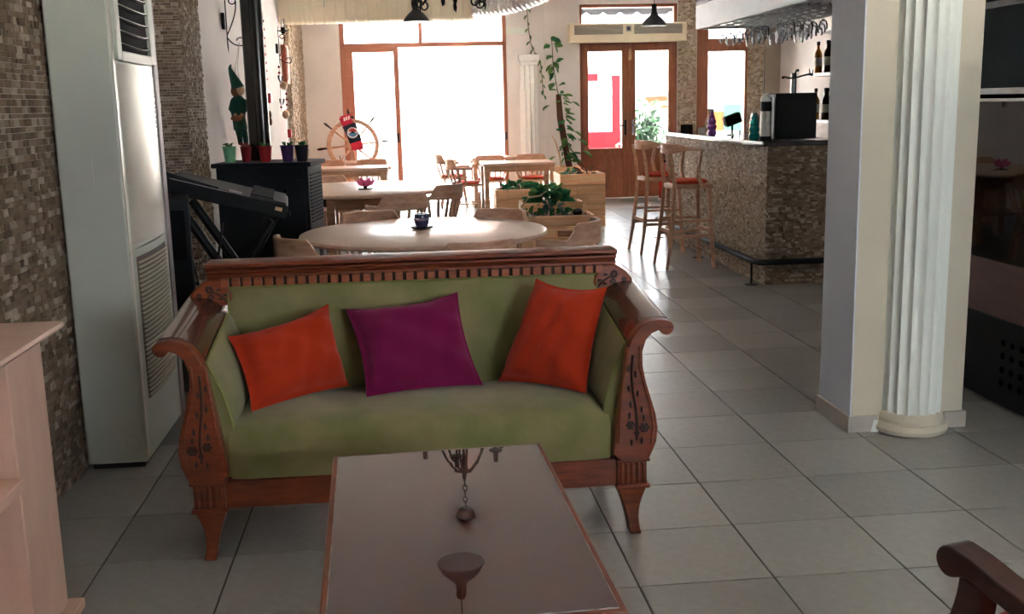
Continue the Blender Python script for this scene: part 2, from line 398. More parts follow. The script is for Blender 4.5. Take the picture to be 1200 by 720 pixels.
wb = MB().box(-1.75, -.87, 17, 17.25, 0, CEIL).box(1.70, 2.85, 17, 17.25, 0, CEIL).box(4.42, 4.74, 17, 17.25, 0, CEIL).box(5.57, 6.3, 17, 17.25, 0, CEIL)
wb.box(-.87, 1.70, 17, 17.25, 3.02, CEIL).box(2.85, 4.42, 17, 17.25, 3.03, CEIL).box(4.74, 5.57, 17, 17.25, 2.8, CEIL).box(4.74, 5.57, 17, 17.25, 0, .85)
wb.box(2.30, 2.85, 16.96, 17.0, 0, CEIL)
wall_back = struct(wb.build('wall_back', 'plaster', smooth=0), 'cream plaster street wall with shopfront window and glass doors')
stone_panel('stone_mosaic', 'stone_pale', wall_back, (4.43, 17, 0), (1, 0, 0), (0, -1, 0), .30, CEIL, .042, .03, .022, 6)
stone_panel('stone_mosaic', 'stone_pale', wall_back, (5.57, 17, 0), (1, 0, 0), (0, -1, 0), .26, CEIL, .042, .03, .022, 7)
B(5.84, 6.1, 16.96, 17.0, 0, CEIL).build('shade_panel', 'plaster_shade', wall_back, smooth=0)  # back wall in shade here, the shade given as taupe colour
struct(B(6.1, 6.3, -3.2, 17.0, 0, CEIL).build('wall_right', 'plaster', smooth=0), 'white plaster wall behind the bar')
wf = MB().box(-1.75, 1.8, -3.2, -3, 0, CEIL).box(5.2, 6.1, -3.2, -3, 0, CEIL).box(1.8, 5.2, -3.2, -3, 2.6, CEIL).box(1.8, 5.2, -3.2, -3, 0, 1.1)
struct(wf.build('wall_front', 'plaster', smooth=0), 'plaster wall with the added fill window')
struct(B(-1.95, 6.3, -3.2, 17.25, CEIL, CEIL+.15).build('ceiling', 'ceiling_paint', smooth=0), 'white painted ceiling')

# --- shopfront window_1
w1 = struct(MB().box(-.87, 1.70, 17.03, 17.11, 2.43, 2.50).box(-.87, 1.70, 17.03, 17.11, 2.97, 3.02).box(-.87, -.80, 17.03, 17.11, 0, 3.02).box(1.64, 1.70, 17.03, 17.11, 0, 3.02)
            .box(.34, .40, 17.03, 17.11, 2.50, 2.97).build('window_1', 'red_wood', bevel=.006), 'tall brown framed shopfront window')
for x0, x1, z0, z1 in ((-.80, .34, 2.50, 2.97), (.40, 1.64, 2.50, 2.97), (-.68, -.06, .14, 2.36), (.02, 1.64, .04, 2.43)):
    B(x0, x1, 17.065, 17.072, z0, z1).build('pane', 'glass_pane', w1, smooth=0)
lf = MB().box(-.80, -.68, 17.02, 17.08, .02, 2.43).box(-.06, .02, 17.02, 17.08, .02, 2.43).box(-.68, -.06, 17.02, 17.08, 2.36, 2.43).box(-.68, -.06, 17.02, 17.08, .02, .14)
lfo = lf.build('window_leaf', 'red_wood', w1, bevel=.006)
B(-.055, -.015, 17.005, 17.03, .98, 1.12).build('handle', 'charcoal_plastic', lfo, bevel=.005)
B(1.655, 1.685, 17.01, 17.03, .98, 1.10).build('handle', 'charcoal_plastic', w1, bevel=.005)

# --- glass double door door_1 with transom
dr = struct(MB().box(2.85, 2.90, 17.02, 17.12, 0, 3.03).box(4.37, 4.42, 17.02, 17.12, 0, 3.03).box(2.90, 4.37, 17.02, 17.12, 2.42, 2.50).box(2.90, 4.37, 17.02, 17.12, 2.98, 3.03).box(2.90, 4.37, 17.02, 17.12, .0, .03)
            .build('door_1', 'door_wood', bevel=.005), 'brown wooden glazed double door with a transom light')
B(2.90, 4.37, 17.06, 17.068, 2.50, 2.98).build('pane', 'glass_pane', dr, smooth=0)
for x0, x1, hx in ((2.90, 3.62, 3.58), (3.66, 4.37, 3.70)):
    leaf = MB().box(x0, x0+.09, 17.0, 17.06, .03, 2.42).box(x1-.09, x1, 17.0, 17.06, .03, 2.42).box(x0+.09, x1-.09, 17.0, 17.06, 2.31, 2.42).box(x0+.09, x1-.09, 17.0, 17.06, .70, .80).box(x0+.09, x1-.09, 17.0, 17.06, .03, .13)
    lo = leaf.build('door_leaf', 'door_wood', dr, bevel=.006)
    B(x0+.09, x1-.09, 17.028, 17.034, .80, 2.31).build('pane', 'glass_pane', lo, smooth=0)
    for a, c in ((x0+.085, x0+.235), (x0+.235, x0+.385), (x0+.385, x0+.535), (x0+.535, x1-.085)):
        B(a, c, 17.018+.004*(a > x0+.2)-.004*(a > x0+.5), 17.045, .125, .705).build('panel', 'door_wood', lo, bevel=.004)
    MB().box(hx-.018, hx+.018, 16.985, 17.0, 1.0, 1.24).box(hx-.11 if hx < 3.6 else hx, hx if hx < 3.6 else hx+.1, 16.96, 16.985, 1.14, 1.165).build('handle', 'black_iron' if hx < 3.6 else 'steel', lo, bevel=.003)
B(3.615, 3.665, 16.985, 17.02, .03, 2.42).build('astragal', 'door_wood', dr, bevel=.005)
B(2.9, 4.37, 16.90, 17.0, -.002, .012).build('threshold', 'white_edge', dr)

# --- window_2 behind the bar
w2 = struct(MB().box(4.74, 4.93, 17.0, 17.12, .85, 2.8).box(5.53, 5.57, 17.0, 17.12, .85, 2.8).box(4.93, 5.53, 17.0, 17.12, 2.72, 2.8).box(4.93, 5.53, 17.0, 17.12, 2.28, 2.48).box(4.93, 5.53, 17.0, 17.12, .85, .93)
            .build('window_2', 'door_wood', bevel=.005), 'brown framed window behind the bar')
for z0, z1 in ((.93, 2.28), (2.48, 2.72)): B(4.93, 5.53, 17.05, 17.057, z0, z1).build('pane', 'glass_pane', w2, smooth=0)
w3 = struct(MB().box(1.8, 1.86, -3.12, -3.05, 1.1, 2.6).box(5.14, 5.2, -3.12, -3.05, 1.1, 2.6).box(1.86, 5.14, -3.12, -3.05, 1.1, 1.17).box(1.86, 5.14, -3.12, -3.05, 2.53, 2.6).box(3.47, 3.53, -3.12, -3.05, 1.17, 2.53)
            .build('fill_window', 'red_wood'), 'unseen window on the near side, added for fill light')  # unseen window, added behind the view and sized for fill light
for x0, x1 in ((1.86, 3.47), (3.53, 5.14)): B(x0, x1, -3.09, -3.083, 1.17, 2.53).build('pane', 'glass_pane', w3, smooth=0)

# --- pilaster and box moulding on the back wall
p = thing('pilaster', 'white fluted plaster pilaster with square capital beside the shopfront window', 'pilaster', (2.02, 16.93, 0))
def flute_profile(r, n, depth, a0, a1, per=6):
    pts = []
    N = n*per
    for k in range(N+1):
        a = a0+(a1-a0)*k/N; ph = (k % per)/per
        d = depth*math.sin(PI*ph)**.7 if ph > 0 else 0
        pts.append(((r-d)*math.cos(a), (r-d)*math.sin(a)))
    return pts
fp = [(2.04+a, 16.995+b*.8) for a, b in flute_profile(.145, 6, .03, R(180), R(360))]
MB().prism(fp, 'z', .22, 2.12).build('shaft', 'white_paint', p)
MB().box(1.88, 2.20, 16.86, 17.0, 2.18, 2.28).box(1.90, 2.18, 16.88, 17.0, 2.12, 2.18).build('capital', 'white_paint', p, bevel=.008)
MB().box(1.88, 2.20, 16.86, 17.0, 0, .14).box(1.90, 2.18, 16.88, 17.0, .14, .22).build('base', 'gypsum', p, bevel=.008)
struct(MB().box(1.70, 2.04, 16.975, 17.0, 2.60, 2.64).box(1.70, 2.04, 16.985, 17.0, 2.64, 2.70).build('trim_1', 'gypsum'), 'thin plaster moulding above the pilaster')

# --- big pillar with half column on the right
p = thing('pillar', 'thick cream square pillar with fluted half column in the right foreground', 'pillar', (2.3, 4.84, 0))
B(2.034, 2.575, 4.60, 4.965, 0, CEIL).build('shaft', 'plaster_cream', p, smooth=0)
B(2.028, 2.034, 4.60, 4.965, .06, CEIL).build('side_face', 'skylit_blue_grey', p, smooth=0, label='pale blue-grey side, window light put into its colour')  # bluish window light on this face, put into the colour
fp = [(2.318+a, 4.60+b) for a, b in flute_profile(.136, 9, .016, R(180), R(360))]
MB().prism(fp, 'z', .10, CEIL).build('fluted_column', 'gypsum', p, smooth=50)
prof = [(.150, 0), (.168, .012), (.172, .03), (.160, .05), (.146, .056), (.150, .072), (.146, .086), (.138, .10)]
bs = MB()
for (r0, z0), (r1, z1) in zip(prof[:-1], prof[1:]):
    vs = []
    for r_, z_ in ((r0, z0), (r1, z1)):
        for k in range(17):
            a = R(180+180*k/16); vs.append((2.318+r_*math.cos(a), 4.60+r_*math.sin(a), z_))
    bs.add(vs, [(k, k+1, 18+k, 17+k) for k in range(16)])
bs.add([(2.318+.138*math.cos(R(180+180*k/16)), 4.60+.138*math.sin(R(180+180*k/16)), .10) for k in range(17)], [tuple(range(17))])
bs.build('column_base', 'plaster_cream', p, smooth=60)
sk = MB().box(2.015, 2.03, 4.585, 4.98, 0, .078).box(2.03, 2.155, 4.585, 4.60, 0, .078).box(2.482, 2.59, 4.585, 4.60, 0, .078).box(2.575, 2.59, 4.60, 4.98, 0, .078)
sk.build('skirting', 'skirting_tile', p, bevel=.002)
MB().add([(2.125, 4.583, 0), (2.16, 4.578, 0), (2.165, 4.58, .05), (2.14, 4.584, .06), (2.125, 4.595, 0), (2.165, 4.597, .05), (2.14, 4.597, .06)],
         [(0, 1, 2, 3), (0, 3, 6, 4), (1, 5, 2), (3, 2, 5, 6)]).build('broken_plaster', 'gypsum', p, smooth=0, label='chipped white plaster at the skirting end')

# ================================================================== OUTSIDE
struct(B(-30, 40, 17.25, 60, -.12, -.02).build('street', 'street', smooth=0), 'pale street outside the windows')
struct(B(-30, 40, -40, -3.2, -.12, -.02).build('yard', 'street', smooth=0), 'pale paved yard')
h = thing('house', 'white house across the street with a red framed door, seen through the doors', 'building', (5, 24.2, 0))
MB().box(-4, 14, 24.0, 24.4, -.02, 2.75).build('facade', 'house_white', h, smooth=0)
MB().box(4.14, 4.93, 23.92, 24.0, .1, .86).build('door_panel', 'house_red', h)
MB().box(4.74, 4.92, 23.9, 24.0, .86, 2.1).build('door_post', 'house_red', h)
MB().box(3.5, 4.42, 23.9, 24.0, 1.98, 2.14).build('door_lintel', 'house_red', h)
B(4.35, 4.74, 23.96, 24.0, .86, 2.0).build('door_glass', 'house_white', h)
MB().prism([(23.0, 1.42), (24.0, 1.62), (24.0, 1.56), (23.0, 1.36)], 'x', 5.5, 6.6).build('awning', 'awning_orange', h)
sh = thing('street_shrub', 'green shrub across the street seen through the right door pane', 'shrub', (4.9, 21.2, -.02))
MB().tube([(4.9, 21.2, -.02), (4.9, 21.2, .7)], [.05, .03], 8).build('trunk', 'stem', sh)
rs = random.Random(2); fm = MB()
for k in range(1100):
    c_ = Vector((4.9+rs.gauss(0, .17), 21.2+rs.gauss(0, .2), .75+rs.gauss(0, .32))); q = Quaternion((rs.random(), rs.random(), rs.random()), rs.uniform(0, 6)); L_ = rs.uniform(.05, .10)
    fm.add([c_+q @ Vector(v) for v in ((-L_*.4, 0, 0), (0, -L_, 0), (L_*.4, 0, .01), (0, L_, 0))], [(0, 1, 2, 3)])
fo = fm.build('foliage', 'shrub_green', sh, smooth=0); fo['kind'] = 'stuff'
h2 = thing('green_wall', 'mint green wall outside the window behind the bar', 'wall', (7.3, 21.5, 0))
B(6.55, 9.0, 21.4, 21.6, -.02, 1.42).build('wall_panel', 'house_mint', h2)
B(6.05, 6.53, 21.42, 21.55, -.02, 1.28).build('gate_panel', 'awning_orange', h2)
aw = thing('street_awning', 'scalloped awning over the shopfront, seen through the upper panes', 'awning', (2, 18, 3.1))
B(-3, 9, 17.26, 18.95, 3.12, 3.17).build('awning_sheet', 'charcoal_plastic', aw)
for k in range(40): MB().prism([(-3+.3*k, 3.12), (-3+.3*k+.3, 3.12), (-3+.3*k+.3, 3.06), (-3+.3*k+.22, 3.01), (-3+.3*k+.08, 3.01), (-3+.3*k, 3.06)], 'y', 18.93, 18.95).build('scallop', 'charcoal_plastic', aw)
rf = thing('house_roof', 'tiled roof edge seen through the upper shopfront pane', 'roof', (2.4, 24, 2.75))
MB().prism([(23.4, 2.75), (25.5, 3.7), (25.5, 3.6), (23.4, 2.66)], 'x', .9, 2.6).build('roof_slab', 'terracotta', rf)
# ================================================================== SOFA
CX = .035
sofa = thing('sofa', 'carved mahogany sofa with scroll arms and olive green velvet upholstery', 'sofa', (CX, 3.9, 0))
def mir(poly, s): return [(CX+s*a, z) for a, z in poly]
def scroll(c, r, a0, a1, n=8): return [(c[0]+r*math.cos(R(a0+(a1-a0)*k/n)), c[1]+r*math.sin(R(a0+(a1-a0)*k/n))) for k in range(n+1)]
post = [(.70, .285), (.80, .285), (.812, .31), (.828, .35), (.833, .40), (.826, .45), (.808, .51), (.79, .57), (.778, .63), (.777, .68), (.790, .722), (.812, .745), (.838, .756)]
post += scroll((.864, .762), .026, 200, 450) + [(.835, .792), (.80, .786), (.768, .768), (.744, .738), (.728, .70), (.716, .64), (.706, .58), (.694, .50), (.684, .42), (.676, .35), (.672, .31)]
for s in (-1, 1):
    po = MB().prism(mir(post, s), 'y', 3.575, 3.635).build('arm_post', 'mahogany', sofa, bevel=.006)
    # carved relief: border lines, stalk, leaves and two flowers
    cv = MB(); rel = lambda a, z, y=3.570: (CX+s*a, y, z)
    cv.tube([rel(.742, .67), rel(.738, .60), rel(.742, .54), rel(.752, .48), rel(.758, .42), rel(.755, .36)], .0045, 6)
    for a, z, r_ in ((.735, .415, .016), (.785, .405, .018), (.757, .385, .010)):
        for k in range(6):
            t = R(60*k); cv.ball(rel(a+r_*.65*math.cos(t), z+r_*.65*math.sin(t), 3.573), r_*.45, 8, 5, (1, .6, 1))
        cv.ball(rel(a, z, 3.571), r_*.4, 8, 5)
    for a, z, t in ((.726, .62, 40), (.752, .60, -40), (.728, .55, 40), (.76, .53, -40), (.735, .49, 40), (.775, .47, -45), (.73, .45, 50), (.782, .44, -30), (.738, .35, -130), (.775, .355, 130)):
        cv.ball(rel(a, z, 3.574), .013, 8, 5, (.45, .5, 1))
    cv.build('carving', 'carving_dark', po)
    bd = MB().tube([rel(a, z, 3.574) for a, z in ((.722, .70), (.715, .62), (.704, .53), (.694, .44), (.690, .35))], .005, 6)
    bd.tube([rel(a, z, 3.574) for a, z in ((.768, .70), (.766, .63), (.782, .56), (.805, .48), (.816, .41), (.808, .34))], .005, 6)
    bd.build('border_bead', 'mahogany', po)
    # rolled wooden arm that runs back from the post and climbs a little
    secs = []
    armp = [(.716, .655), (.732, .705), (.748, .742), (.772, .770), (.802, .788), (.838, .794)] + scroll((.864, .768), .024, 95, -160, 8) + [(.82, .752), (.796, .735), (.784, .70), (.776, .655)]
    for k in range(9):
        t = k/8; dz = .032*t**1.2; dx = -.012*t; sc_ = 1+.25*t
        secs.append([(CX+s*(a+dx+(a-.76)*.15*t), 3.63+.60*t, z+dz+(z-.70)*.15*t) for a, z in armp])
    MB().strip(secs).build('arm_roll', 'mahogany_dark', sofa, smooth=50)
    # padded inner arm
    def pad(u, v):
        y = 3.62+.56*u; zt = .70+.075*u; z = .46+(zt-.46)*v
        bulge = .03*math.sin(PI*min(1, max(0, u)))**.5*math.sin(PI*v)**.6
        x = .648+.075*v**1.5-bulge
        return (CX+s*x, y, z)
    mb = MB().grid(10, 8, pad, flip=(s > 0))
    fv = [(CX+s*(.648+.075*(k/8)**1.5), 3.62, .46+.24*k/8) for k in range(9)]
    mb.add(fv+[(CX+s*.745, 3.622, .70), (CX+s*.745, 3.622, .29), (CX+s*.648, 3.622, .29)], [tuple(range(12))])
    ap = mb.build('arm_pad', 'velvet_green', sofa, smooth=60)
    MB().tube([(CX+s*(.648+.075*v**1.5), 3.619, .46+.24*v) for v in [k/8 for k in range(9)]] + [(CX+s*.725, 3.62+.56*u, .702+.075*u) for u in [k/6 for k in range(1, 7)]], .005, 6).build('piping', 'piping_green', ap)
    # fluted block, mouldings and sabre leg
    bk = MB().box(CX+s*.690-.0, CX+s*.795, 3.585, 3.68, .188, .278) if s > 0 else MB().box(CX-.795, CX-.690, 3.585, 3.68, .188, .278)
    for k in range(5):
        x = CX+s*(.703+k*.0198); bk.lathe([(.0075, .194), (.0075, .272)], 8, (x, 3.585, 0))
    bk.build('leg_block', 'mahogany', sofa, bevel=.002)
    x0, x1 = sorted((CX+s*.682, CX+s*.806))
    MB().box(x0, x1, 3.575, 3.69, .276, .288).build('block_moulding', 'mahogany', sofa, bevel=.004)
    MB().box(x0, x1, 3.575, 3.69, .176, .190).build('block_moulding', 'mahogany', sofa, bevel=.004)
    for y0, yo in ((3.635, -.02), (4.20, .05)):
        secs = []
        for k in range(9):
            t = k/8; z = .178*(1-t)
            inner = .690+.045*t**1.3+(.010*math.sin(PI*t)); outer = .795-.022*math.sin(PI*t*.9)-.012*t
            w_ = .05-.018*t; yc = y0+yo*t**1.5
            a, b_ = CX+s*inner, CX+s*outer
            secs.append([(a, yc-w_, z), (b_, yc-w_, z), (b_, yc+w_, z), (a, yc+w_, z)])
        MB().strip(secs).build('leg', 'mahogany', sofa, bevel=.004)
    x0, x1 = sorted((CX+s*.70, CX+s*.74))
    MB().box(x0, x1, 3.68, 4.2, .178, .66).build('side_rail', 'mahogany', sofa)
    # carved shoulder between arm and back
    sh = [(.745, .905), (.79, .905), (.815, .893), (.845, .872), (.868, .845), (.872, .82), (.855, .80), (.82, .795), (.76, .795), (.715, .80), (.705, .825), (.718, .862)]
    so = MB().prism(mir(sh, s), 'y', 4.165, 4.25).build('shoulder', 'mahogany', sofa, bevel=.008)
    cv = MB(); rel2 = lambda a, z: (CX+s*a, 4.162, z)
    for a, z, r_ in ((.795, .862, .016), (.79, .835, .013), (.835, .84, .011)):
        for k in range(6):
            t = R(60*k); cv.ball((CX+s*(a+r_*.6*math.cos(t)), 4.165, z+r_*.6*math.sin(t)), r_*.45, 8, 5, (1, .6, 1))
    cv.tube([rel2(.725, .81), rel2(.745, .835), rel2(.77, .85), rel2(.785, .855)], .004, 6)
    for a, z in ((.735, .84), (.755, .825), (.76, .862), (.815, .825)): cv.ball((CX+s*a, 4.165, z), .010, 8, 5, (1, .5, .5))
    cv.build('carving', 'carving_dark', so)
MB().box(CX-.69, CX+.69, 3.60, 3.64, .182, .283).build('front_rail', 'mahogany', sofa, bevel=.003)
MB().box(CX-.69, CX+.69, 4.20, 4.24, .178, .88).build('back_frame', 'mahogany', sofa)
MB().box(CX-.69, CX+.69, 3.64, 4.20, .24, .29).build('seat_board', 'mahogany_dark', sofa)
# seat
def seat_fn(u, v):
    x = CX+(-.655+1.31*u); y = 3.59+.52*v
    return x, y
sm = MB()
prof = [(3.592, .288), (3.584, .32), (3.58, .38), (3.583, .43), (3.597, .462), (3.63, .478), (3.72, .488), (3.85, .49), (4.0, .482), (4.15, .46)]
N = 28; secs = []
for i in range(N+1):
    t = i/N; x = CX-.665+1.33*t; e = min(t, 1-t); sq_ = 1-.10*math.exp(-e*28)
    wob = .004*math.sin(t*17)+.003*math.sin(t*41+1)
    secs.append([(x, y+(.012*math.exp(-e*40)), .288+(z-.288)*sq_+(wob if z > .45 else 0)) for y, z in prof]+[(x, 4.15, .288)])
sm.strip(secs).build('seat', 'velvet_green', sofa, smooth=60)
# back upholstery
def bfn(u, v):
    x = CX+(-.725+1.45*u); z = .44+.426*v; y = 4.10+.075*v
    bulge = .035*(math.sin(PI*u)**.35)*(math.sin(PI*v)**.6)
    return (x, y-bulge+.0, z)
bb = MB().grid(26, 10, bfn); bb.box(CX-.725, CX+.725, 4.172, 4.20, .44, .866)
bko = bb.build('backrest', 'velvet_green', sofa, smooth=60)
MB().tube([(CX-.725, 4.10+.075*v-.004, .44+.426*v) for v in (.4, .6, .8, 1)]+[(CX+x, 4.169, .868) for x in (-.5, 0, .5)]+[(CX+.725, 4.10+.075*v-.004, .44+.426*v) for v in (1, .8, .6, .4)], .005, 6).build('piping', 'piping_green', bko)
# top rail: moulding and dentils
cr = [(4.185, .868), (4.185, .905), (4.158, .906), (4.158, .916), (4.166, .919), (4.160, .928), (4.142, .936), (4.142, .942), (4.150, .945), (4.136, .950), (4.126, .955), (4.126, .964), (4.132, .967), (4.27, .967), (4.27, .868)]
tr = MB().prism(cr, 'x', CX-.80, CX+.80)
tro = tr.build('top_rail', 'mahogany', sofa, smooth=30)
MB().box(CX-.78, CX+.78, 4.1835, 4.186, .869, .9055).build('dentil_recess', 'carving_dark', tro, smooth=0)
for k in range(36):
    x = CX-.735+1.47*k/35
    MB().box(x-.0145, x+.0145, 4.160, 4.183, .872, .903).build('dentil', 'mahogany_light', tro, bevel=.002)

# ------------------------------------------------------------------ cushions
def cushion(label, mt, corners, thick, seed):
    rng = random.Random(seed); bl, br, tr_, tl = [Vector(c) for c in corners]
    n = ((br-bl).cross(tl-bl)).normalized()          # towards the viewer
    cen = (bl+br+tr_+tl)/4; N = 22; mb = MB()
    def pt(u, v, side):
        a, b_ = 2*u-1, 2*v-1
        # edges pulled in between the pointed corners
        uu = .5+.5*a*(1-.085*(1-b_*b_)); vv = .5+.5*b_*(1-(.13 if b_ > 0 else .06)*(1-a*a)*abs(b_))
        p = bl.lerp(br, uu).lerp(tl.lerp(tr_, uu), vv)
        h = ((1-a**4)*(1-b_**4))**.62
        wr = .006*math.sin(5*a+7*b_+seed)*h+.004*math.sin(13*a-4*b_+seed*2)*h+.005*math.sin(16*b_+5*a+seed*3)*h*max(0, abs(a)-.35)*1.6+.004*math.sin(19*a+3*b_)*h*max(0, abs(b_)-.4)
        crease = -.012*math.exp(-((a*.2+b_-.95)**2)/.02)*h*(1-abs(a))
        return p+n*side*(thick*h*.5)+n*(wr+crease if side > 0 else 0)
    mb.grid(N, N, lambda u, v: pt(u, v, 1)); mb.grid(N, N, lambda u, v: pt(u, v, -1), flip=True)
    o = mb.build('cushion', mt, smooth=70)
    m_ = bmesh.new(); m_.from_mesh(o.data); bmesh.ops.remove_doubles(m_, verts=m_.verts, dist=1e-4); m_.to_mesh(o.data); m_.free()
    o.data.polygons.foreach_set('use_smooth', [True]*len(o.data.polygons))
    tag(o, label, 'cushion', 'cushions on the sofa'); return o
cushion('orange cushion at the left end of the green sofa', 'cloth_orange', [(-.565, 3.72, .492), (-.235, 4.02, .492), (-.298, 4.03, .815), (-.655, 3.88, .735)], .15, 1)
cushion('purple cushion in the middle of the green sofa', 'cloth_purple', [(-.165, 3.85, .49), (.275, 3.94, .49), (.195, 4.06, .835), (-.236, 4.04, .79)], .14, 2)
cushion('orange cushion at the right end of the green sofa', 'cloth_orange', [(.335, 3.98, .492), (.64, 3.74, .492), (.755, 3.92, .855), (.50, 4.05, .878)], .15, 3)

# ------------------------------------------------------------------ coffee table
ct = thing('coffee_table', 'low table with glossy dark brown top under a clear film before the sofa', 'coffee table', (.085, 2.349, 0), R(1.8))
HW, HL, TZ = .291, .517, .6
MB().box(-HW, HW, -HL, HL, TZ-.03, TZ-.0015).build('table_top', 'mahogany', ct, world=False, bevel=.005)
MB().box(-HW+.014, HW-.014, -HL+.014, HL-.014, TZ-.0016, TZ).build('clear_film', 'varnish', ct, world=False)
fe = MB(); e_ = .0145
for a, b_ in (((-HW+e_, -HL+e_), (-HW+e_, HL-e_)), ((-HW+e_, HL-e_), (HW-e_, HL-e_)), ((HW-e_, HL-e_), (HW-e_, -HL+e_)), ((HW-e_, -HL+e_), (-HW+e_, -HL+e_))):
    fe.tube([(a[0]+(b_[0]-a[0])*t, a[1]+(b_[1]-a[1])*t, TZ-.0006) for t in [k/24 for k in range(25)]], [.0012+.0006*math.sin(k*2.3) for k in range(25)], 5)
fe.build('film_edge', 'edge_highlight', ct, world=False)  # highlight around the film's border, put in as a thin pale line
for s in (-1, 1):
    MB().box(-HW+.03, HW-.03, s*(HL-.03)-.011, s*(HL-.03)+.011, TZ-.12, TZ-.03).build('apron', 'mahogany_dark', ct, world=False)
    MB().box(s*(HW-.03)-.011, s*(HW-.03)+.011, -HL+.04, HL-.04, TZ-.12, TZ-.03).build('apron', 'mahogany_dark', ct, world=False)
    for q in (-1, 1):
        MB().bar((s*(HW-.04), q*(HL-.04), TZ-.03), (s*(HW-.045), q*(HL-.045), 0), .05, .05, (0, 1, 0), .035, .035).build('leg', 'mahogany_dark', ct, world=False, bevel=.004)

# ------------------------------------------------------------------ armchair in the right foreground
ar = thing('armchair', 'dark red-brown wooden armchair with scrolled arm and orange cushion in the near corner', 'armchair', (1.15, 2.03, 0), R(17))
def armrest(x, s):
    tipc = (2.018, .575)
    prof = [(1.48, .588), (1.60, .574), (1.72, .562), (1.82, .568), (1.90, .584), (1.96, .600)] + [(tipc[0]+.035*math.cos(R(q)), tipc[1]+.034*math.sin(R(q))) for q in range(100, -121, -20)]
    prof += [(1.975, .556), (1.95, .553), (1.90, .540), (1.82, .520), (1.72, .512), (1.60, .522), (1.48, .538)]
    MB().prism(prof, 'x', x-.034, x+.034).build('armrest', 'arm_wood', ar, bevel=.004)
    ps = []
    for k in range(9):
        t = k/8; z = .55*(1-t)+.38*t; y = 1.965+.045*t**2; w_ = .03+.012*t
        ps.append([(x-.025, y-w_, z), (x+.025, y-w_, z), (x+.025, y+w_, z), (x-.025, y+w_, z)])
    MB().strip(ps).build('arm_support', 'arm_wood', ar, bevel=.004)
armrest(1.14, 0); armrest(1.76, 0)
MB().box(1.115, 1.785, 1.42, 2.03, .34, .39).build('seat_frame', 'arm_wood', ar, bevel=.006)
for x in (1.145, 1.755):
    MB().bar((x, 2.0, .36), (x, 2.03, 0), .055, .055, (0, 1, 0), .035, .035).build('leg', 'arm_wood', ar, bevel=.004)
    MB().bar((x, 1.43, .36), (x, 1.33, 0), .055, .055, (0, 1, 0), .035, .035).build('leg', 'arm_wood', ar, bevel=.004)
    MB().bar((x, 1.44, .36), (x, 1.30, .95), .05, .05, (0, 1, 0), .04, .04).build('back_post', 'arm_wood', ar, bevel=.004)
MB().box(1.13, 1.72, 1.28, 1.32, .84, .97).build('top_rail', 'arm_wood', ar, bevel=.01)
MB().box(1.175, 1.725, 1.42, 1.98, .39, .47).build('seat', 'cloth_orange', ar, bevel=.04, seg=4)
MB().box(1.17, 1.68, 1.345, 1.41, .52, .83).build('backrest', 'cloth_orange', ar, bevel=.03, seg=4)
def cp_(u, v, sd):
    a, b_ = 2*u-1, 2*v-1; h_ = ((1-a**4)*(1-b_**4))**.6*.055
    q = (1.40+.20*a*(1-.06*(1-b_*b_)), 1.72-.08*b_+sd*h_*.9, .635+.16*b_*(1-.06*(1-a*a))+sd*h_*.3)
    d_ = Matrix.Rotation(R(17), 3, 'Z') @ (Vector(q)-Vector((1.15, 2.03, 0)))
    return (d_.x+1.15, d_.y+2.03, d_.z)
cm = MB().grid(14, 14, lambda u, v: cp_(u, v, 1)).grid(14, 14, lambda u, v: cp_(u, v, -1), flip=True)
tag(cm.build('cushion', 'cloth_orange', smooth=70), 'orange cushion on the wooden armchair in the near right corner', 'cushion')

# ------------------------------------------------------------------ pink mantel unit on the left
mu = thing('mantel_shelf', 'pink-washed wooden mantel with overhanging top at the left edge', 'mantel', (-1.26, 2.9, 0))
MB().prism([(-1.425, .905), (-1.425, .875), (-1.10, .875), (-1.085, .882), (-1.078, .892), (-1.083, .902), (-1.095, .905)], 'y', 2.1, 3.42).build('top_board', 'pink_wood', mu)
MB().box(-1.42, -1.10, 2.97, 3.255, .03, .875).build('pilaster', 'pink_wood', mu, bevel=.004)
MB().box(-1.42, -1.10, 2.1, 2.30, .03, .875).build('pilaster', 'pink_wood', mu, bevel=.004)
MB().box(-1.42, -1.30, 2.30, 2.97, .03, .875).build('back_panel', 'pink_wood', mu)
MB().box(-1.30, -1.085, 2.30, 2.968, .515, .548).build('shelf', 'pink_wood', mu, bevel=.004)
MB().box(-1.42, -1.06, 2.08, 3.29, 0, .032).build('plinth', 'pink_wood', mu, bevel=.004)

# ================================================================== FLOOR-STANDING AIR CONDITIONER
ac = thing('floor_air_conditioner', 'tall grey-white floor standing air conditioner against the stone pier', 'air conditioner', (-1.29, 5.0, 0))
X0, X1, Y0, Y1 = -1.425, -1.165, 4.64, 5.40
MB().box(X0, X1, Y0, Y1, .025, 2.2).build('cabinet', 'ac_shell', ac, bevel=.012, seg=3)
MB().box(X0+.02, X1-.02, Y0+.02, Y1-.02, 0, .026).build('plinth', 'ac_dark', ac)
def bow(u, b0=.0, d=.03): return X1-.004+b0+d*math.sin(PI*u)**.8
def front(z0, z1, y0, y1, mt, name, par, d=.03, b0=.0, n=14):
    mb = MB(); secs = []
    for k in range(n+1):
        u = k/n; y = y0+(y1-y0)*u
        secs.append([(X1-.01, y, z0), (bow(u, b0, d), y, z0), (bow(u, b0, d), y, z1), (X1-.01, y, z1)])
    return mb.strip(secs).build(name, mt, par, smooth=40)
lo = front(.06, .96, Y0+.03, Y1-.03, 'ac_shell', 'lower_panel', ac, .02)
up = front(.985, 1.745, Y0+.045, Y1-.045, 'ac_front', 'upper_panel', ac, .045)
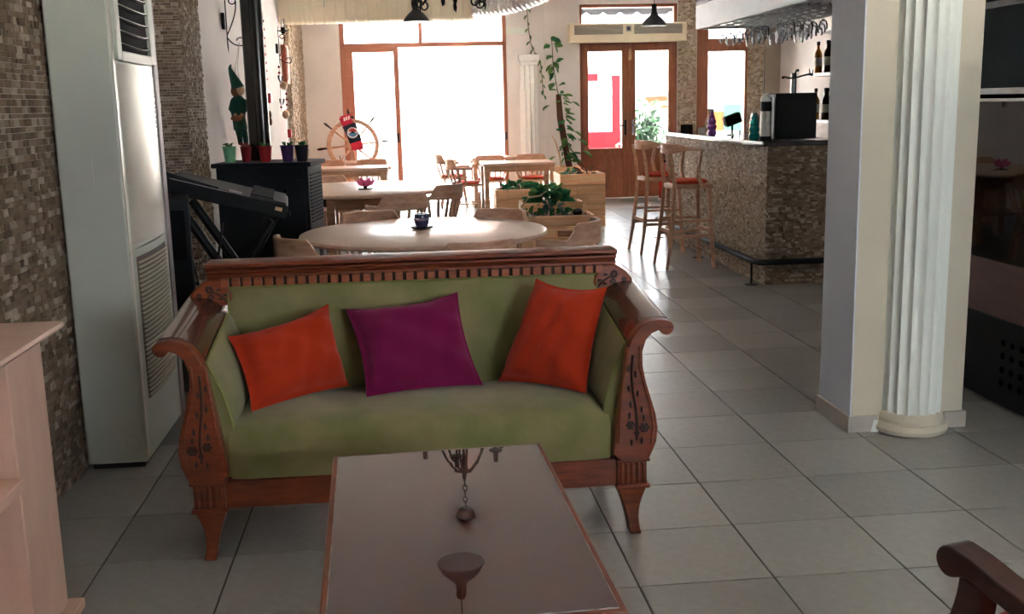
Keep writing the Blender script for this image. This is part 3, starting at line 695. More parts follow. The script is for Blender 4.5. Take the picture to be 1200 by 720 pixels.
for k in range(30):
    z = .30+k*.0205
    mb = MB(); secs = []
    for q in range(11):
        u = q/10; y = Y0+.10+(Y1-Y0-.20)*u; b_ = bow(.1+.8*u, 0, .02)+.001
        secs.append([(b_-.004, y, z), (b_+.008, y, z+.001), (b_+.008, y, z+.008), (b_-.004, y, z+.011)])
    mb.strip(secs).build('louvre', 'ac_grille', lo)
gb = MB(); secs = []
for q in range(11):
    u = q/10; y = Y0+.095+(Y1-Y0-.19)*u; b_ = bow(.1+.8*u, 0, .02)-.002
    secs.append([(b_-.01, y, .29), (b_+.003, y, .29), (b_+.003, y, .925), (b_-.01, y, .925)])
gb.strip(secs).build('grille_back', 'dark_wood', lo)
# outlet with curved vanes
ot = MB().box(X1-.008, X1+.004, Y0+.10, Y1-.12, 1.80, 2.18).build('air_outlet', 'vane_dark', ac)
for k in range(7):
    z = 1.83+k*.053; secs = []
    for q in range(11):
        u = q/10; y = Y0+.10+(Y1-Y0-.22)*u; d = .012+.03*math.sin(PI*u)
        zz = z-.018*math.sin(PI*u)
        secs.append([(X1, y, zz), (X1+d, y, zz-.006), (X1+d, y, zz+.004), (X1, y, zz+.012)])
    vo = MB().strip(secs).build('vane', 'vane_dark', ot)
    MB().tube([(q_[2][0], q_[2][1], q_[2][2]) for q_ in secs], .0022, 5).build('vane_highlight', 'ac_front', vo)  # light catching the vane's front edge, drawn as a pale tube
MB().box(X1-.004, X1+.02, Y0+.03, Y0+.10, 1.76, 2.18).box(X1-.004, X1+.02, Y1-.12, Y1-.03, 1.76, 2.18).box(X1-.004, X1+.02, Y0+.10, Y1-.12, 1.755, 1.80).build('outlet_frame', 'ac_shell', ac, bevel=.005)
MB().box(X1-.003, X1+.002, Y0+.005, Y0+.03, .05, 2.18).build('edge_strip', 'ac_front', ac)
MB().box(X1-.06, X1+.008, Y1-.028, Y1+.05, .03, 2.19).build('side_strip', 'grey_plastic', ac, bevel=.006)
lg = MB()
for k, (dz, h_) in enumerate([(0, .012), (.02, .02), (.045, .016), (.066, .022), (.095, .014), (.115, .02)]): lg.box(X1+.0425, X1+.0445, Y1-.30, Y1-.285+.006*(k % 3), 1.46+dz, 1.46+dz+h_)
for z in (1.40, 1.62): lg.box(X1+.0425, X1+.0445, Y1-.31, Y1-.27, z, z+.003)
# knock-out ring low on the side
MB().tube([(-1.222+.028*math.cos(2*PI*k/20), Y0-.0005, .115+.036*math.sin(2*PI*k/20)) for k in range(20)], .0014, 5, closed=True).build('knockout_ring', 'ac_grille', ac)
MB().box(-1.285, -1.281, Y0-.001, Y0+.002, 1.26, 1.36).build('scratch', 'ac_front', ac)
lg = MB()
for k, (dz, h_, w_) in enumerate([(0, .010, .02), (.018, .018, .012), (.042, .014, .02), (.062, .020, .014), (.088, .012, .02), (.106, .016, .012)]):
    lg.box(-1.146, -1.1405, 5.235, 5.235+w_, 1.47+dz, 1.47+dz+h_)
for z in (1.43, 1.61): lg.box(-1.146, -1.1405, 5.225, 5.265, z, z+.004)
lg.build('logo', 'ac_dark', ac, label='small dark vertical lettering')

# ================================================================== STOVE, FLUE, POTS
SR = R(-8); SL = (-1.045, 8.72, 0)
st = thing('stove', 'black iron stove with flat top beside the stone pier', 'stove', SL, SR)
MB().box(-.36, .36, -.25, .25, .06, 1.10).build('body', 'black_enamel', st, world=False, bevel=.008)
MB().box(-.39, .39, -.275, .275, 1.10, 1.135).build('top_plate', 'black_enamel', st, world=False, bevel=.006)
MB().box(-.02, .33, -.262, -.248, .52, 1.0).build('door_panel', 'black_enamel', st, world=False, bevel=.006)
MB().box(-.02, .33, -.262, -.248, 1.02, 1.08).build('drawer_panel', 'black_enamel', st, world=False, bevel=.006)
for x, z in ((.18, .92), (.19, .74)): MB().lathe([(.012, 0), (.022, .01), (.022, .022), (.012, .03)], 12, (x, -.262, z), Matrix.Rotation(PI/2, 3, 'X')).build('knob', 'black_plastic', st, world=False)
for x in (-.32, .32):
    for y in (-.2, .2): MB().bar((x, y, .07), (x, y, 0), .05, .05, (0, 1, 0)).build('foot', 'black_enamel', st, world=False)
for k in range(14): MB().box(.36, .368, -.20, .20, .66+k*.028, .672+k*.028).build('side_vane', 'vane_dark', st, world=False)
MB().box(.358, .366, -.24, .24, .10, .56).build('side_plate', 'grey_plastic', st, world=False)
MB().box(.366, .370, -.02, .10, .30, .48).build('side_slot', 'black_plastic', st, world=False)
fl = thing('flue_pipe', 'tall glossy black stove flue rising to the ceiling', 'flue', (-1.13, 8.82, 1.136))
MB().box(-1.205, -1.12, 8.78, 8.90, 1.136, CEIL).build('flue_duct', 'black_flue', fl, bevel=.012, seg=3)
MB().lathe([(.052, 1.136), (.052, 2.1), (.056, 2.1), (.056, 2.16), (.052, 2.16), (.052, CEIL)], 24, (-1.09, 8.80, 0)).build('flue_pipe', 'black_flue', fl)
def pot(x, y, z, mt, label, lf='leaf', r_=.055, h_=.125, spill=False):
    t = thing('flower_pot', label, 'flower pot', (x, y, z), 0, 'small tin pots on the stove')
    MB().lathe([(r_*.68, 0), (r_*.72, .004), (r_*.96, h_-.008), (r_*1.04, h_-.004), (r_*1.04, h_), (r_*.93, h_), (r_*.9, h_-.015), (.001, h_-.018)], 20).build('pot', mt, t, world=False, smooth=40)
    rr = random.Random(int(x*1000)); pl = MB()
    for k in range(12):
        a = rr.uniform(0, 6.28); q = rr.uniform(.02, .05)
        tip = (math.cos(a)*q*1.2, math.sin(a)*q*1.2, h_+rr.uniform(.005, .03))
        pl.tube([(math.cos(a)*.01, math.sin(a)*.01, h_-.02), (math.cos(a)*q*.6, math.sin(a)*q*.6, h_+rr.uniform(.0, .025)), tip], [.003, .009, .001], 6, .5)
    pl.build('plant', lf, t, world=False)
pot(-1.335, 8.62, 1.136, 'pot_green', 'mint green tin pot at the left end of the stove top')
pot(-1.215, 8.66, 1.136, 'pot_crimson', 'dark red pot beside the mint green one on the stove', 'leaf_red', .045, .12)
pot(-1.055, 8.58, 1.136, 'pot_red', 'bright red tin pot standing before the flue on the stove', 'leaf_dark')
pot(-.885, 8.58, 1.136, 'pot_purple', 'purple tin pot to the right of the flue on the stove', 'leaf_dark', .056)
pot(-.775, 8.57, 1.136, 'pot_black', 'blackish pot at the right end of the stove top', 'leaf_dark', .056)

# ================================================================== KEYBOARD, STAND, SPEAKER
kt = R(15.5); KR = Matrix.Rotation(kt, 3, 'Y')
kb = thing('music_keyboard', 'black electronic keyboard tilted on a stand beyond the air conditioner', 'keyboard', (-1.03, 6.55, 1.045)); kb.rotation_euler = (0, kt, R(6))
MB().box(-.34, .34, -.34, .40, -.04, .04).build('case', 'black_plastic', kb, world=False, bevel=.008)
kw = MB()
for k in range(30): kw.box(.12, .325, -.325+k*.0238, -.325+k*.0238+.0222, .04, .052)
ko = kw.build('keys', 'charcoal_plastic', kb, world=False, smooth=0); ko['kind'] = 'stuff'
kk = MB()
for k in range(29):
    if k % 7 in (2, 6): continue
    kk.box(.12, .25, -.325+(k+1)*.0238-.006, -.325+(k+1)*.0238+.006, .052, .062)
ko = kk.build('black_keys', 'black_plastic', kb, world=False, smooth=0); ko['kind'] = 'stuff'
MB().box(-.22, .06, -.3, .36, .04, .043).build('control_panel', 'black_plastic', kb, world=False)
MB().box(.0, .07, -.335, -.27, .043, .052).build('button', 'grey_plastic', kb, world=False); MB().box(.27, .31, -.342, -.338, .0, .02).build('badge', 'shell', kb, world=False)
MB().bar((-.36, -.34, .05), (-.06, -.34, .03), .012, .05).build('music_rest', 'black_plastic', kb, world=False)
MB().bar((-.33, -.345, .045), (.0, -.345, .042), .006, .004).build('rest_trim', 'steel', kb, world=False)
ks = thing('keyboard_stand', 'black folding cross stand under the electronic keyboard', 'stand', (-1.05, 6.6, 0))
for y in (6.38, 6.78):
    MB().tube([(-1.30, y, 1.0), (-.70, y, .02)], .028, 10).build('leg', 'black_iron', ks)
    MB().tube([(-.78, y+.03, .90), (-1.33, y+.03, .02)], .018, 10).build('leg', 'black_iron', ks)
MB().lathe([(.06, -.02), (.06, .02)], 20, (-1.04, 6.36, .60), Matrix.Rotation(PI/2, 3, 'X')).build('pivot_disc', 'black_plastic', ks)
MB().tube([(-.70, 6.30, .02), (-.70, 6.86, .02)], .018, 10).build('foot_bar', 'black_iron', ks); MB().tube([(-1.33, 6.33, .02), (-1.33, 6.89, .02)], .018, 10).build('foot_bar', 'black_iron', ks)
sp = thing('loudspeaker', 'tall dark grey loudspeaker standing beyond the air conditioner', 'speaker', (-1.45, 6.0, 0))
MB().prism([(-1.53, 5.98), (-1.15, 5.90), (-1.21, 6.22), (-1.53, 6.22)], 'z', 0, 1.085).build('cabinet', 'charcoal_plastic', sp, bevel=.012)
MB().prism([(-1.25, 5.921), (-1.175, 5.905), (-1.177, 5.895), (-1.252, 5.911)], 'z', .75, 1.02).build('grille', 'black_plastic', sp)
MB().lathe([(.02, 0), (.03, .012), (.0, .016)], 14, (-1.19, 5.908, .45), Matrix.Rotation(PI/2, 3, 'X')).build('port', 'black_plastic', sp)
cb = thing('cable', 'loose black cable hanging below the keyboard', 'cable', (-1.2, 6.5, 0))
MB().tube([(-1.28, 6.36, 1.02), (-1.30, 6.34, .8), (-1.27, 6.34, .6), (-1.16, 6.3, .48), (-1.10, 6.3, .62), (-1.05, 6.34, .9)], .007, 6).build('wire', 'black_plastic', cb)
MB().tube([(-1.25, 6.36, 1.0), (-1.24, 6.33, .7), (-1.18, 6.28, .42), (-1.2, 6.3, .1), (-1.1, 6.35, .012)], .007, 6).build('wire', 'black_plastic', cb)

# ================================================================== CHAIRS AND TABLES
def crest(a):
    d = abs(((a-270+180) % 360)-180)
    t = min(1, max(0, (62-d)/18)); return .704+.102*(t*t*(3-2*t))
def make_chair(name, label, red=False):
    c = thing(name, label, 'chair', (0, 0, 0))
    MB().lathe([(.05, .432), (.205, .432), (.218, .440), (.22, .452), (.21, .462), (.19, .464), (.15, .458), (.001, .456)], 28).build('seat', 'chair_wood', c, world=False)
    if red: MB().lathe([(.17, .462), (.19, .475), (.185, .492), (.15, .502), (.001, .506)], 24).build('seat_cushion', 'cloth_red', c, world=False)
    for sx in (-1, 1):
        for sy in (-1, 1):
            MB().tube([(sx*.13, sy*.13, .44), (sx*.16, sy*.165, .22), (sx*.19, sy*.195, 0)], [.017, .02, .013], 10).build('leg', 'chair_wood', c, world=False)
    for sx in (-1, 1): MB().tube([(sx*.165, -.17, .20), (sx*.165, .17, .20)], .010, 8).build('stretcher', 'chair_wood', c, world=False)
    MB().tube([(-.165, 0, .20), (.165, 0, .20)], .010, 8).build('stretcher', 'chair_wood', c, world=False)
    MB().arc(.248, .278, 165, 375, lambda a: .664, crest, 42).build('back_rail', 'chair_wood', c, world=False, bevel=.006, smooth=40)
    for a in (186, 207, 228, 249, 270, 291, 312, 333, 354):
        ca, sa = math.cos(R(a)), math.sin(R(a)); tx = (-sa, ca, 0)
        MB().bar((.195*ca, .195*sa, .452), (.262*ca, .262*sa, .672), .028, .014, (ca, sa, 0)).build('slat', 'chair_wood', c, world=False, bevel=.003)
    return c
def face(x, y, cx, cy): return math.atan2(cy-y, cx-x)-PI/2      # turn the chair's front (+y) to a point
T1, T2 = (.126, 6.90), (-.40, 10.80)
ch0 = make_chair('captain_chair', ''); ch1 = make_chair('captain_chair', '', True); used = {0: False, 1: False}
def chair(x, y, rz, label, group, red=0):
    src = (ch0, ch1)[red]
    if not used[red]:
        used[red] = True; src.location = (x, y, 0); src.rotation_euler = (0, 0, rz); src['label'] = label; src['group'] = group; return src
    return dup(src, (x, y, 0), rz, label, group)
G1 = 'captain chairs at the near round table'; G2 = 'captain chairs at the far round table'; G3 = 'red-seated chairs at the back tables'
chair(-.50, 6.42, R(-58), 'pale wooden captain chair behind the left end of the sofa back', G1)
chair(.36, 6.03, face(.36, 6.03, *T1)+.05, 'pale wooden captain chair right behind the middle of the sofa back', G1)
chair(.98, 6.76, face(.98, 6.76, *T1)-.25, 'captain chair to the right of the near round table, by the planters', G1)
chair(.58, 7.40, face(.58, 7.40, *T1)+.1, 'captain chair on the far right side of the near round table', G1)
chair(-.18, 7.52, face(-.18, 7.52, *T1)-.1, 'captain chair on the far left side of the near round table', G1)
chair(-.06, 9.40, face(-.06, 9.40, *T2)+.2, 'captain chair on the near side of the far round table', G2)
chair(.30, 10.30, face(.30, 10.30, *T2)-.1, 'captain chair to the right of the far round table', G2)
chair(-.75, 11.72, face(-.75, 11.72, *T2), 'captain chair behind the far round table', G2)

def round_table(cx, cy, r_, label, box=False):
    t = thing('round_table', label, 'table', (cx, cy, 0), 0, 'large round tables')
    MB().lathe([(.001, .712), (r_-.03, .712), (r_-.008, .716), (r_, .730), (r_-.006, .744), (r_-.02, .750), (.001, .750)], 72).build('table_top', 'table_top', t, world=False, smooth=30)
    if not box:
        MB().box(-.14, .14, -.14, .14, .06, .712).build('pedestal', 'dark_wood', t, world=False, bevel=.006)
        for a in (0, 90): MB().box(-.42, .42, -.05, .05, 0, .06, rot=Matrix.Rotation(R(a+45), 3, 'Z')).build('foot', 'dark_wood', t, world=False, bevel=.006)
    else:
        for sx in (-1, 1):
            for sy in (-1, 1): MB().box(sx*.30-.04, sx*.30+.04, sy*.30-.04, sy*.30+.04, 0, .712).build('leg', 'table_wood', t, world=False, bevel=.004)
            MB().box(-.26, .26, sx*.30-.012, sx*.30+.012, .56, .712).build('apron', 'table_wood', t, world=False)
            MB().box(sx*.30-.012, sx*.30+.012, -.26, .26, .56, .712).build('apron', 'table_wood', t, world=False)
        MB().box(-.30, .30, -.30, .30, .28, .30).build('under_shelf', 'table_wood', t, world=False)
    return t
round_table(*T1, .80, 'large round pale wooden table right behind the sofa')
round_table(*T2, .92, 'large round pale wooden table behind the first, near the black stove', True)
def rect_table(x0, x1, y0, y1, label, grp=None):
    t = thing('wooden_table', label, 'table', ((x0+x1)/2, (y0+y1)/2, 0), 0, grp)
    MB().box(x0, x1, y0, y1, .715, .75).build('table_top', 'table_top', t, bevel=.005)
    for x in (x0+.05, x1-.05):
        for y in (y0+.05, y1-.05): MB().box(x-.035, x+.035, y-.035, y+.035, 0, .715).build('leg', 'table_wood', t, bevel=.004)
    for y in (y0+.05, y1-.05): MB().box(x0+.085, x1-.085, y-.012, y+.012, .63, .715).build('apron', 'table_wood', t)
    for x in (x0+.05, x1-.05): MB().box(x-.012, x+.012, y0+.085, y1-.085, .63, .715).build('apron', 'table_wood', t)
    return t
rect_table(1.09, 2.08, 14.42, 15.12, 'rectangular pale wooden table between the planters and the window', 'rectangular tables')
rect_table(1.05, 2.06, 16.05, 16.65, 'rectangular wooden table against the wall by the pilaster', 'rectangular tables')
rect_table(-1.28, -.18, 14.28, 14.90, 'rectangular wooden table on the left, nearer of the two before the wheel', 'rectangular tables')
rect_table(-1.28, -.24, 15.75, 16.3, 'rectangular wooden table on the left, right before the ship wheel', 'rectangular tables')
chair(.88, 14.78, R(-90), 'red-seated chair at the left end of the table by the planters', G3, 1)
chair(1.28, 15.42, R(180), 'left of two red-seated chairs behind the table by the planters', G3, 1)
chair(1.88, 15.42, R(180), 'right of two red-seated chairs behind the table by the planters', G3, 1)
chair(.78, 16.32, R(-90), 'red-seated chair at the left end of the table by the pilaster', G3, 1)
chair(-1.02, 15.32, R(180), 'left of two chairs between the two left tables', 'chairs at the left back tables', 1)
chair(-.42, 15.32, R(180), 'right of two chairs between the two left tables', 'chairs at the left back tables', 1)

# things on the tables
t = thing('blue_pot', 'small dark blue glazed candle pot on the near round table', 'pot', (.116, 7.0, .751))
MB().lathe([(.045, 0), (.07, .004), (.075, .010), (.072, .014), (.001, .014)], 24).build('saucer', 'black_plastic', t, world=False)
MB().lathe([(.034, .014), (.045, .03), (.05, .06), (.046, .088), (.05, .094), (.05, .098), (.045, .098), (.042, .08), (.001, .075)], 24).build('pot', 'blue_pot', t, world=False)
MB().lathe([(.0485, .070), (.052, .068), (.052, .056), (.049, .052)], 24, cap=False).build('glaze_band', 'lavender', t, world=False)
t = thing('pink_lotus_holder', 'bright pink lotus-shaped candle holder on the far round table', 'candle holder', (-.36, 10.55, .751))
MB().lathe([(.07, 0), (.075, .006), (.02, .012), (.02, .03)], 20).build('base', 'black_plastic', t, world=False)
for ring, (n_, tilt, r0, L_) in enumerate(((7, 55, .03, .10), (6, 28, .02, .10))):
    for k in range(n_):
        a = 2*PI*k/n_+ring*.4; d = Vector((math.cos(a)*math.sin(R(tilt)), math.sin(a)*math.sin(R(tilt)), math.cos(R(tilt)))); b0 = Vector((math.cos(a)*r0*.5, math.sin(a)*r0*.5, .03))
        MB().tube([b0, b0+d*L_*.5, b0+d*L_], [.008, .026, .002], 6, .3).build('petal', 'pink_glass', t, world=False)
t = thing('drinking_glass', 'clear tumbler on the left back table before the ship wheel', 'glass', (-.86, 15.9, .751))
MB().lathe([(.035, 0), (.042, .10), (.039, .10), (.033, .008), (.001, .008)], 18).build('tumbler', 'stemware', t, world=False)

# bookcase with books under the far table's left side
bc = thing('bookcase', 'low open wooden bookcase on the floor past the stove', 'bookcase', (-.95, 12.25, 0))
for z in (.0, .20, .60): MB().box(-1.25, -.62, 12.1, 12.4, z, z+.022).build('shelf', 'chair_wood', bc)
for x in (-1.25, -.642): MB().box(x, x+.022, 12.1, 12.4, 0, .62).build('side_panel', 'chair_wood', bc)
MB().box(-1.228, -.642, 12.385, 12.40, .02, .60).build('back_panel', 'dark_wood', bc)
BL = ['red', 'blue', 'cream', 'green', 'tan', 'plum']
for k in range(6):
    x = -.83+k*.028
    tag(MB().box(x, x+.024, 12.12, 12.27, .2225, .2225+.17+.015*((k*5) % 3)).build('book', 'book_%d' % k, bevel=.002), '%s book standing on the low bookcase past the stove' % BL[k], 'book', 'books in the low bookcase')

# ================================================================== SHIP WHEEL AND SCARF
WC = Vector((-.72, 16.55, .97))
sw = thing('ship_wheel', 'large wooden ship wheel standing before the shopfront window', 'ship wheel', (WC.x, WC.y, 0))
n = 48; secs = []
for k in range(n):
    a = 2*PI*k/n; secs.append([(WC.x+r_*math.cos(a), WC.y+y, WC.z+r_*math.sin(a)) for r_, y in ((.33, -.03), (.395, -.03), (.395, .03), (.33, .03))])
MB().strip(secs, closed=True).build('rim', 'chair_wood', sw, bevel=.006, smooth=30)
RX = Matrix.Rotation(PI/2, 3, 'X')
MB().lathe([(.05, -.05), (.085, -.04), (.085, .04), (.05, .05)], 24, tuple(WC), RX).build('hub', 'chair_wood', sw)
for k in range(8):
    a = PI*k/4+.1; d = Vector((math.cos(a), 0, math.sin(a)))
    s_ = MB().tube([WC+d*.07, WC+d*.14, WC+d*.2, WC+d*.3, WC+d*.34], [.014, .02, .014, .018, .014], 10).build('spoke', 'chair_wood', sw)
    MB().tube([WC+d*.39, WC+d*.43, WC+d*.49, WC+d*.53, WC+d*.545], [.012, .013, .02, .015, .006], 10).build('handle', 'dark_wood', s_)
MB().box(WC.x-.30, WC.x+.30, WC.y-.1, WC.y+.1, 0, .05).build('base', 'chair_wood', sw, bevel=.006)
for s in (-1, 1): MB().bar((WC.x+s*.05, WC.y+.05, .05), (WC.x+s*.02, WC.y+.05, .93), .05, .03, (0, 1, 0)).build('upright', 'chair_wood', sw)
sf = thing('scarf', 'navy and crimson supporters scarf with round emblem hung over the ship wheel', 'scarf', (WC.x+.02, WC.y-.06, 1.0))
def ribbon(pts, w_, mt, name, par, th=.012):
    secs = []
    for (x, y, z, ang) in pts:
        d = Vector((math.cos(R(ang)), 0, math.sin(R(ang))))*w_/2; c = Vector((x, y, z)); h_ = Vector((0, th/2, 0))
        secs.append([c-d-h_, c+d-h_, c+d+h_, c-d+h_])
    return MB().strip(secs).build(name, mt, par)
y_ = WC.y-.045
ribbon([(-.83, y_, 1.40, 15), (-.80, y_-.01, 1.33, 18), (-.775, y_-.005, 1.28, 20)], .17, 'crimson_cloth', 'red_end', sf)
ribbon([(-.775, y_, 1.28, 20), (-.73, y_-.012, 1.18, 22), (-.70, y_-.005, 1.10, 18), (-.675, y_, 1.02, 15)], .19, 'navy_cloth', 'navy_band', sf)
ribbon([(-.675, y_, 1.02, 15), (-.66, y_-.01, .96, 8), (-.655, y_, .90, 4)], .18, 'crimson_cloth', 'red_end', sf)
ribbon([(-.78, y_+.08, 1.395, 15), (-.73, y_+.085, 1.25, 20), (-.70, y_+.085, 1.12, 18)], .16, 'navy_cloth', 'rear_fall', sf)
MB().prism([(-.91, 1.40), (-.75, 1.44), (-.70, 1.43), (-.86, 1.385)], 'y', y_-.006, y_+.086).build('top_fold', 'crimson_cloth', sf)
ec = Vector((-.715, y_-.02, 1.16))
em = MB().lathe([(.001, 0), (.082, 0), (.082, .006), (.001, .006)], 28, tuple(ec), RX).build('emblem', 'emblem_white', sf)
pts = [(ec.x+.064*math.cos(R(a)), ec.z+.064*math.sin(R(a))) for a in range(15, 166, 10)]; MB().prism(pts, 'y', ec.y-.009, ec.y-.005).build('emblem_sky', 'emblem_red', em)
pts = [(ec.x+.064*math.cos(R(a)), ec.z+.064*math.sin(R(a))) for a in range(185, 356, 10)]; MB().prism(pts, 'y', ec.y-.009, ec.y-.005).build('emblem_sea', 'emblem_blue', em)
MB().prism([(ec.x-.045, ec.z-.01), (ec.x, ec.z+.03), (ec.x+.045, ec.z-.01)], 'y', ec.y-.012, ec.y-.008).build('emblem_peak', 'navy_cloth', em)
for x in (-.84, -.805, -.77): MB().box(x, x+.022, y_-.017, y_-.009, 1.335+.3*(x+.84), 1.39+.3*(x+.84)).build('letter', 'emblem_white', sf, smooth=0)

# ================================================================== PLANTERS
def planter(x0, x1, y0, y1, h_, label, nb, name='crate_planter'):
    p = thing(name, label, 'planter', ((x0+x1)/2, (y0+y1)/2, 0), 0, 'wooden crate planters')
    bh = h_/nb; rr = random.Random(int(x0*100+h_*10)); th = .02
    for k in range(nb):
        z0, z1 = k*bh+.002, (k+1)*bh-.002
        cut = x0+(x1-x0)*rr.uniform(.25, .75)
        for a, b_ in ((x0, cut-.0015), (cut+.0015, x1)): MB().box(a, b_, y0-rr.uniform(0, .006), y0+th, z0, z1).build('plank', 'pine', p, bevel=.004)
        MB().box(x0, x1, y1-th, y1, z0, z1).build('plank', 'pine', p)
        MB().box(x0-rr.uniform(0, .003), x0+th, y0+th, y1-th, z0, z1).build('plank', 'pine', p); MB().box(x1-th, x1+rr.uniform(0, .003), y0+th, y1-th, z0, z1).build('plank', 'pine', p)
    so = MB().grid(10, 6, lambda u, v: (x0+th+(x1-x0-2*th)*u, y0+th+(y1-y0-2*th)*v, h_-.03+.02*math.sin(7*u+3*v)*math.sin(5*v))).build('soil', 'soil', p); return p
planter(1.95, 2.52, 13.17, 13.75, .66, 'tall square crate planter of pine boards on the right', 5)
planter(1.14, 1.72, 13.10, 13.50, .50, 'crate planter of pine boards before the rectangular table', 4)
planter(1.05, 2.03, 11.24, 11.66, .355, 'long low pine planter nearest to the bar aisle', 3)
planter(1.30, 1.98, 11.68, 12.0, .46, 'pine planter standing behind the long low one', 4)
planter(2.40, 2.80, 16.35, 16.75, .56, 'pine planter by the wall with the climbing plant', 4)
# pebbles in the low planter
rr = random.Random(3); pb = MB()
for k in range(160):
    pb.ball((rr.uniform(1.08, 2.0), rr.uniform(11.27, 11.63), .325+rr.uniform(0, .02)), rr.uniform(.012, .026), 6, 4, (1, 1, .7))
tag(pb.build('pebbles', 'pebble'), 'grey pebbles covering the soil of the long low planter', 'pebbles', kind='stuff')
for x, y, r_, lb in ((1.86, 11.32, .055, 'dark round stone at the right end of the low planter'), (1.18, 11.34, .05, 'dark round stone in the middle of the low planter')):
    so = MB().ball((x, y, .35+r_*.5), r_, 14, 9, (1, .9, .8)).build('round_stone', 'charcoal_plastic'); tag(so, lb, 'stone')
leaf_me = {}
def leaf_mesh(mt, L_=.1, W_=.06):
    k = (mt, L_, W_)
    if k not in leaf_me:
        mb = MB(); pr = [(0, .0), (.15, .55), (.4, 1), (.7, .7), (1, 0)]
        vs = [];
        for t, q in pr: vs += [(-W_/2*q, L_*t, .012*q), (0, L_*t, -.004*q-.02*t*t), (W_/2*q, L_*t, .012*q)]
        fs = []
        for j in range(4): fs += [(3*j, 3*j+1, 3*j+4, 3*j+3), (3*j+1, 3*j+2, 3*j+5, 3*j+4)]
        mb.add(vs, fs); me = bpy.data.meshes.new('leaf'); me.from_pydata(mb.v, [], mb.f); me.materials.append(MATS[mt]); me.polygons.foreach_set('use_smooth', [True]*len(me.polygons)); leaf_me[k] = me
    return leaf_me[k]
def leaf(parent, p, direc, mt, L_=.1, W_=.06, s=1.0, roll=0):
    o = bpy.data.objects.new('leaf', leaf_mesh(mt, L_, W_)); col.objects.link(o); o.parent = parent
    q = Vector(direc).normalized().to_track_quat('Y', 'Z'); o.rotation_mode = 'QUATERNION'; o.rotation_quaternion = q @ Quaternion((0, 1, 0), roll)
    o.location = Vector(p)-wloc(parent); o.scale = (s, s, s); return o
def clump(name, label, c, rx, ry, h_, n_, mts, seed, L_=.09, W_=.05):
    t = thing(name, label, 'plant', c); rr = random.Random(seed)
    MB().tube([(0, 0, -.04), (0, 0, h_*.5)], [.012, .006], 8).build('stem', 'stem', t, world=False)
    for k in range(n_):
        a = rr.uniform(0, 2*PI); q = math.sqrt(rr.random()); zz = h_*(1-q*q)*rr.uniform(.35, 1)
        p = Vector(c)+Vector((rx*q*math.cos(a)*.75, ry*q*math.sin(a)*.75, zz*.8))
        leaf(t, p, (math.cos(a)+rr.uniform(-.5, .5), math.sin(a)-rr.uniform(0, .6), rr.uniform(-.7, 1.4)), rr.choice(mts), L_, W_, rr.uniform(.6, 1.3), rr.uniform(-1.5, 1.5))
    return t
clump('leafy_plant', 'dense dark green leafy plant in the planter behind the low one', (1.62, 11.82, .46), .27, .14, .24, 130, ['leaf_dark', 'leaf_dark', 'leaf'], 5, .10, .075)
clump('succulent', 'blue-green succulent at the front of the long low planter', (1.62, 11.42, .345), .20, .1, .15, 34, ['leaf_blue', 'leaf_dark', 'leaf_blue'], 6, .085, .05)
clump('succulent', 'small greyish succulent in the middle of the long low planter', (1.32, 11.40, .345), .13, .08, .10, 18, ['leaf_blue', 'leaf'], 8, .07, .04)
clump('ground_plant', 'low dark green plant in the crate before the rectangular table', (1.45, 13.28, .49), .24, .12, .10, 70, ['leaf_dark', 'leaf_dark'], 9, .08, .05)
clump('ground_plant', 'green leaves at the left of the tall square planter', (2.12, 13.42, .64), .10, .1, .09, 14, ['leaf', 'leaf_blue'], 10, .08, .04)
clump('succulent', 'reddish succulent at the right of the tall square planter', (2.33, 13.42, .64), .13, .12, .13, 26, ['leaf_red', 'leaf_red', 'stem'], 11, .09, .03)
for pts, lb in (([(1.50, 13.25, .50), (1.49, 13.25, .60), (1.42, 13.22, .70), (1.38, 13.2, .82)], 'thin pale twig rising from the crate before the rectangular table'), ([(1.28, 11.6, .42), (1.36, 11.55, .53), (1.48, 11.5, .55), (1.55, 11.5, .60)], 'pale driftwood twig over the low planter'),
                ([(2.45, 16.4, .56), (2.42, 16.4, .75), (2.36, 16.38, .95), (2.30, 16.35, 1.05)], 'bare twig in the planter by the climbing plant')):
    tag(MB().tube(pts, [.012, .010, .009, .004], 7).build('twig', 'shell'), lb, 'twig')
# climbing plant on a moss pole
cl = thing('climbing_plant', 'tall climbing vine on a brown moss pole against the back wall', 'plant', (2.58, 16.55, .54))
MB().tube([(2.60, 16.55, .54), (2.54, 16.6, .9), (2.48, 16.66, 1.30), (2.46, 16.68, 1.66)], [.05, .05, .05, .04], 10).build('moss_pole', 'moss_pole', cl)
vine = [(2.46, 16.66, 1.62), (2.44, 16.72, 1.8), (2.42, 16.8, 2.0), (2.40, 16.82, 2.2), (2.40, 16.85, 2.4), (2.39, 16.86, 2.52)]
MB().tube(vine, .007, 6).build('vine', 'stem', cl)
rr = random.Random(21)
for k in range(30):
    t = k/29*(len(vine)-1); i = min(int(t), len(vine)-2); p = Vector(vine[i]).lerp(Vector(vine[i+1]), t-i); s = 1 if k % 2 else -1
    if rr.random() < .4: continue
    leaf(cl, p+Vector((s*rr.uniform(0, .05), -.02, rr.uniform(-.05, .05))), (s*rr.uniform(.2, 1), -rr.uniform(.2, .8), rr.uniform(-1, .4)), rr.choice(['leaf', 'leaf', 'leaf_dark']), .15, .10, rr.uniform(.5, 1.2), rr.uniform(-1.2, 1.2))
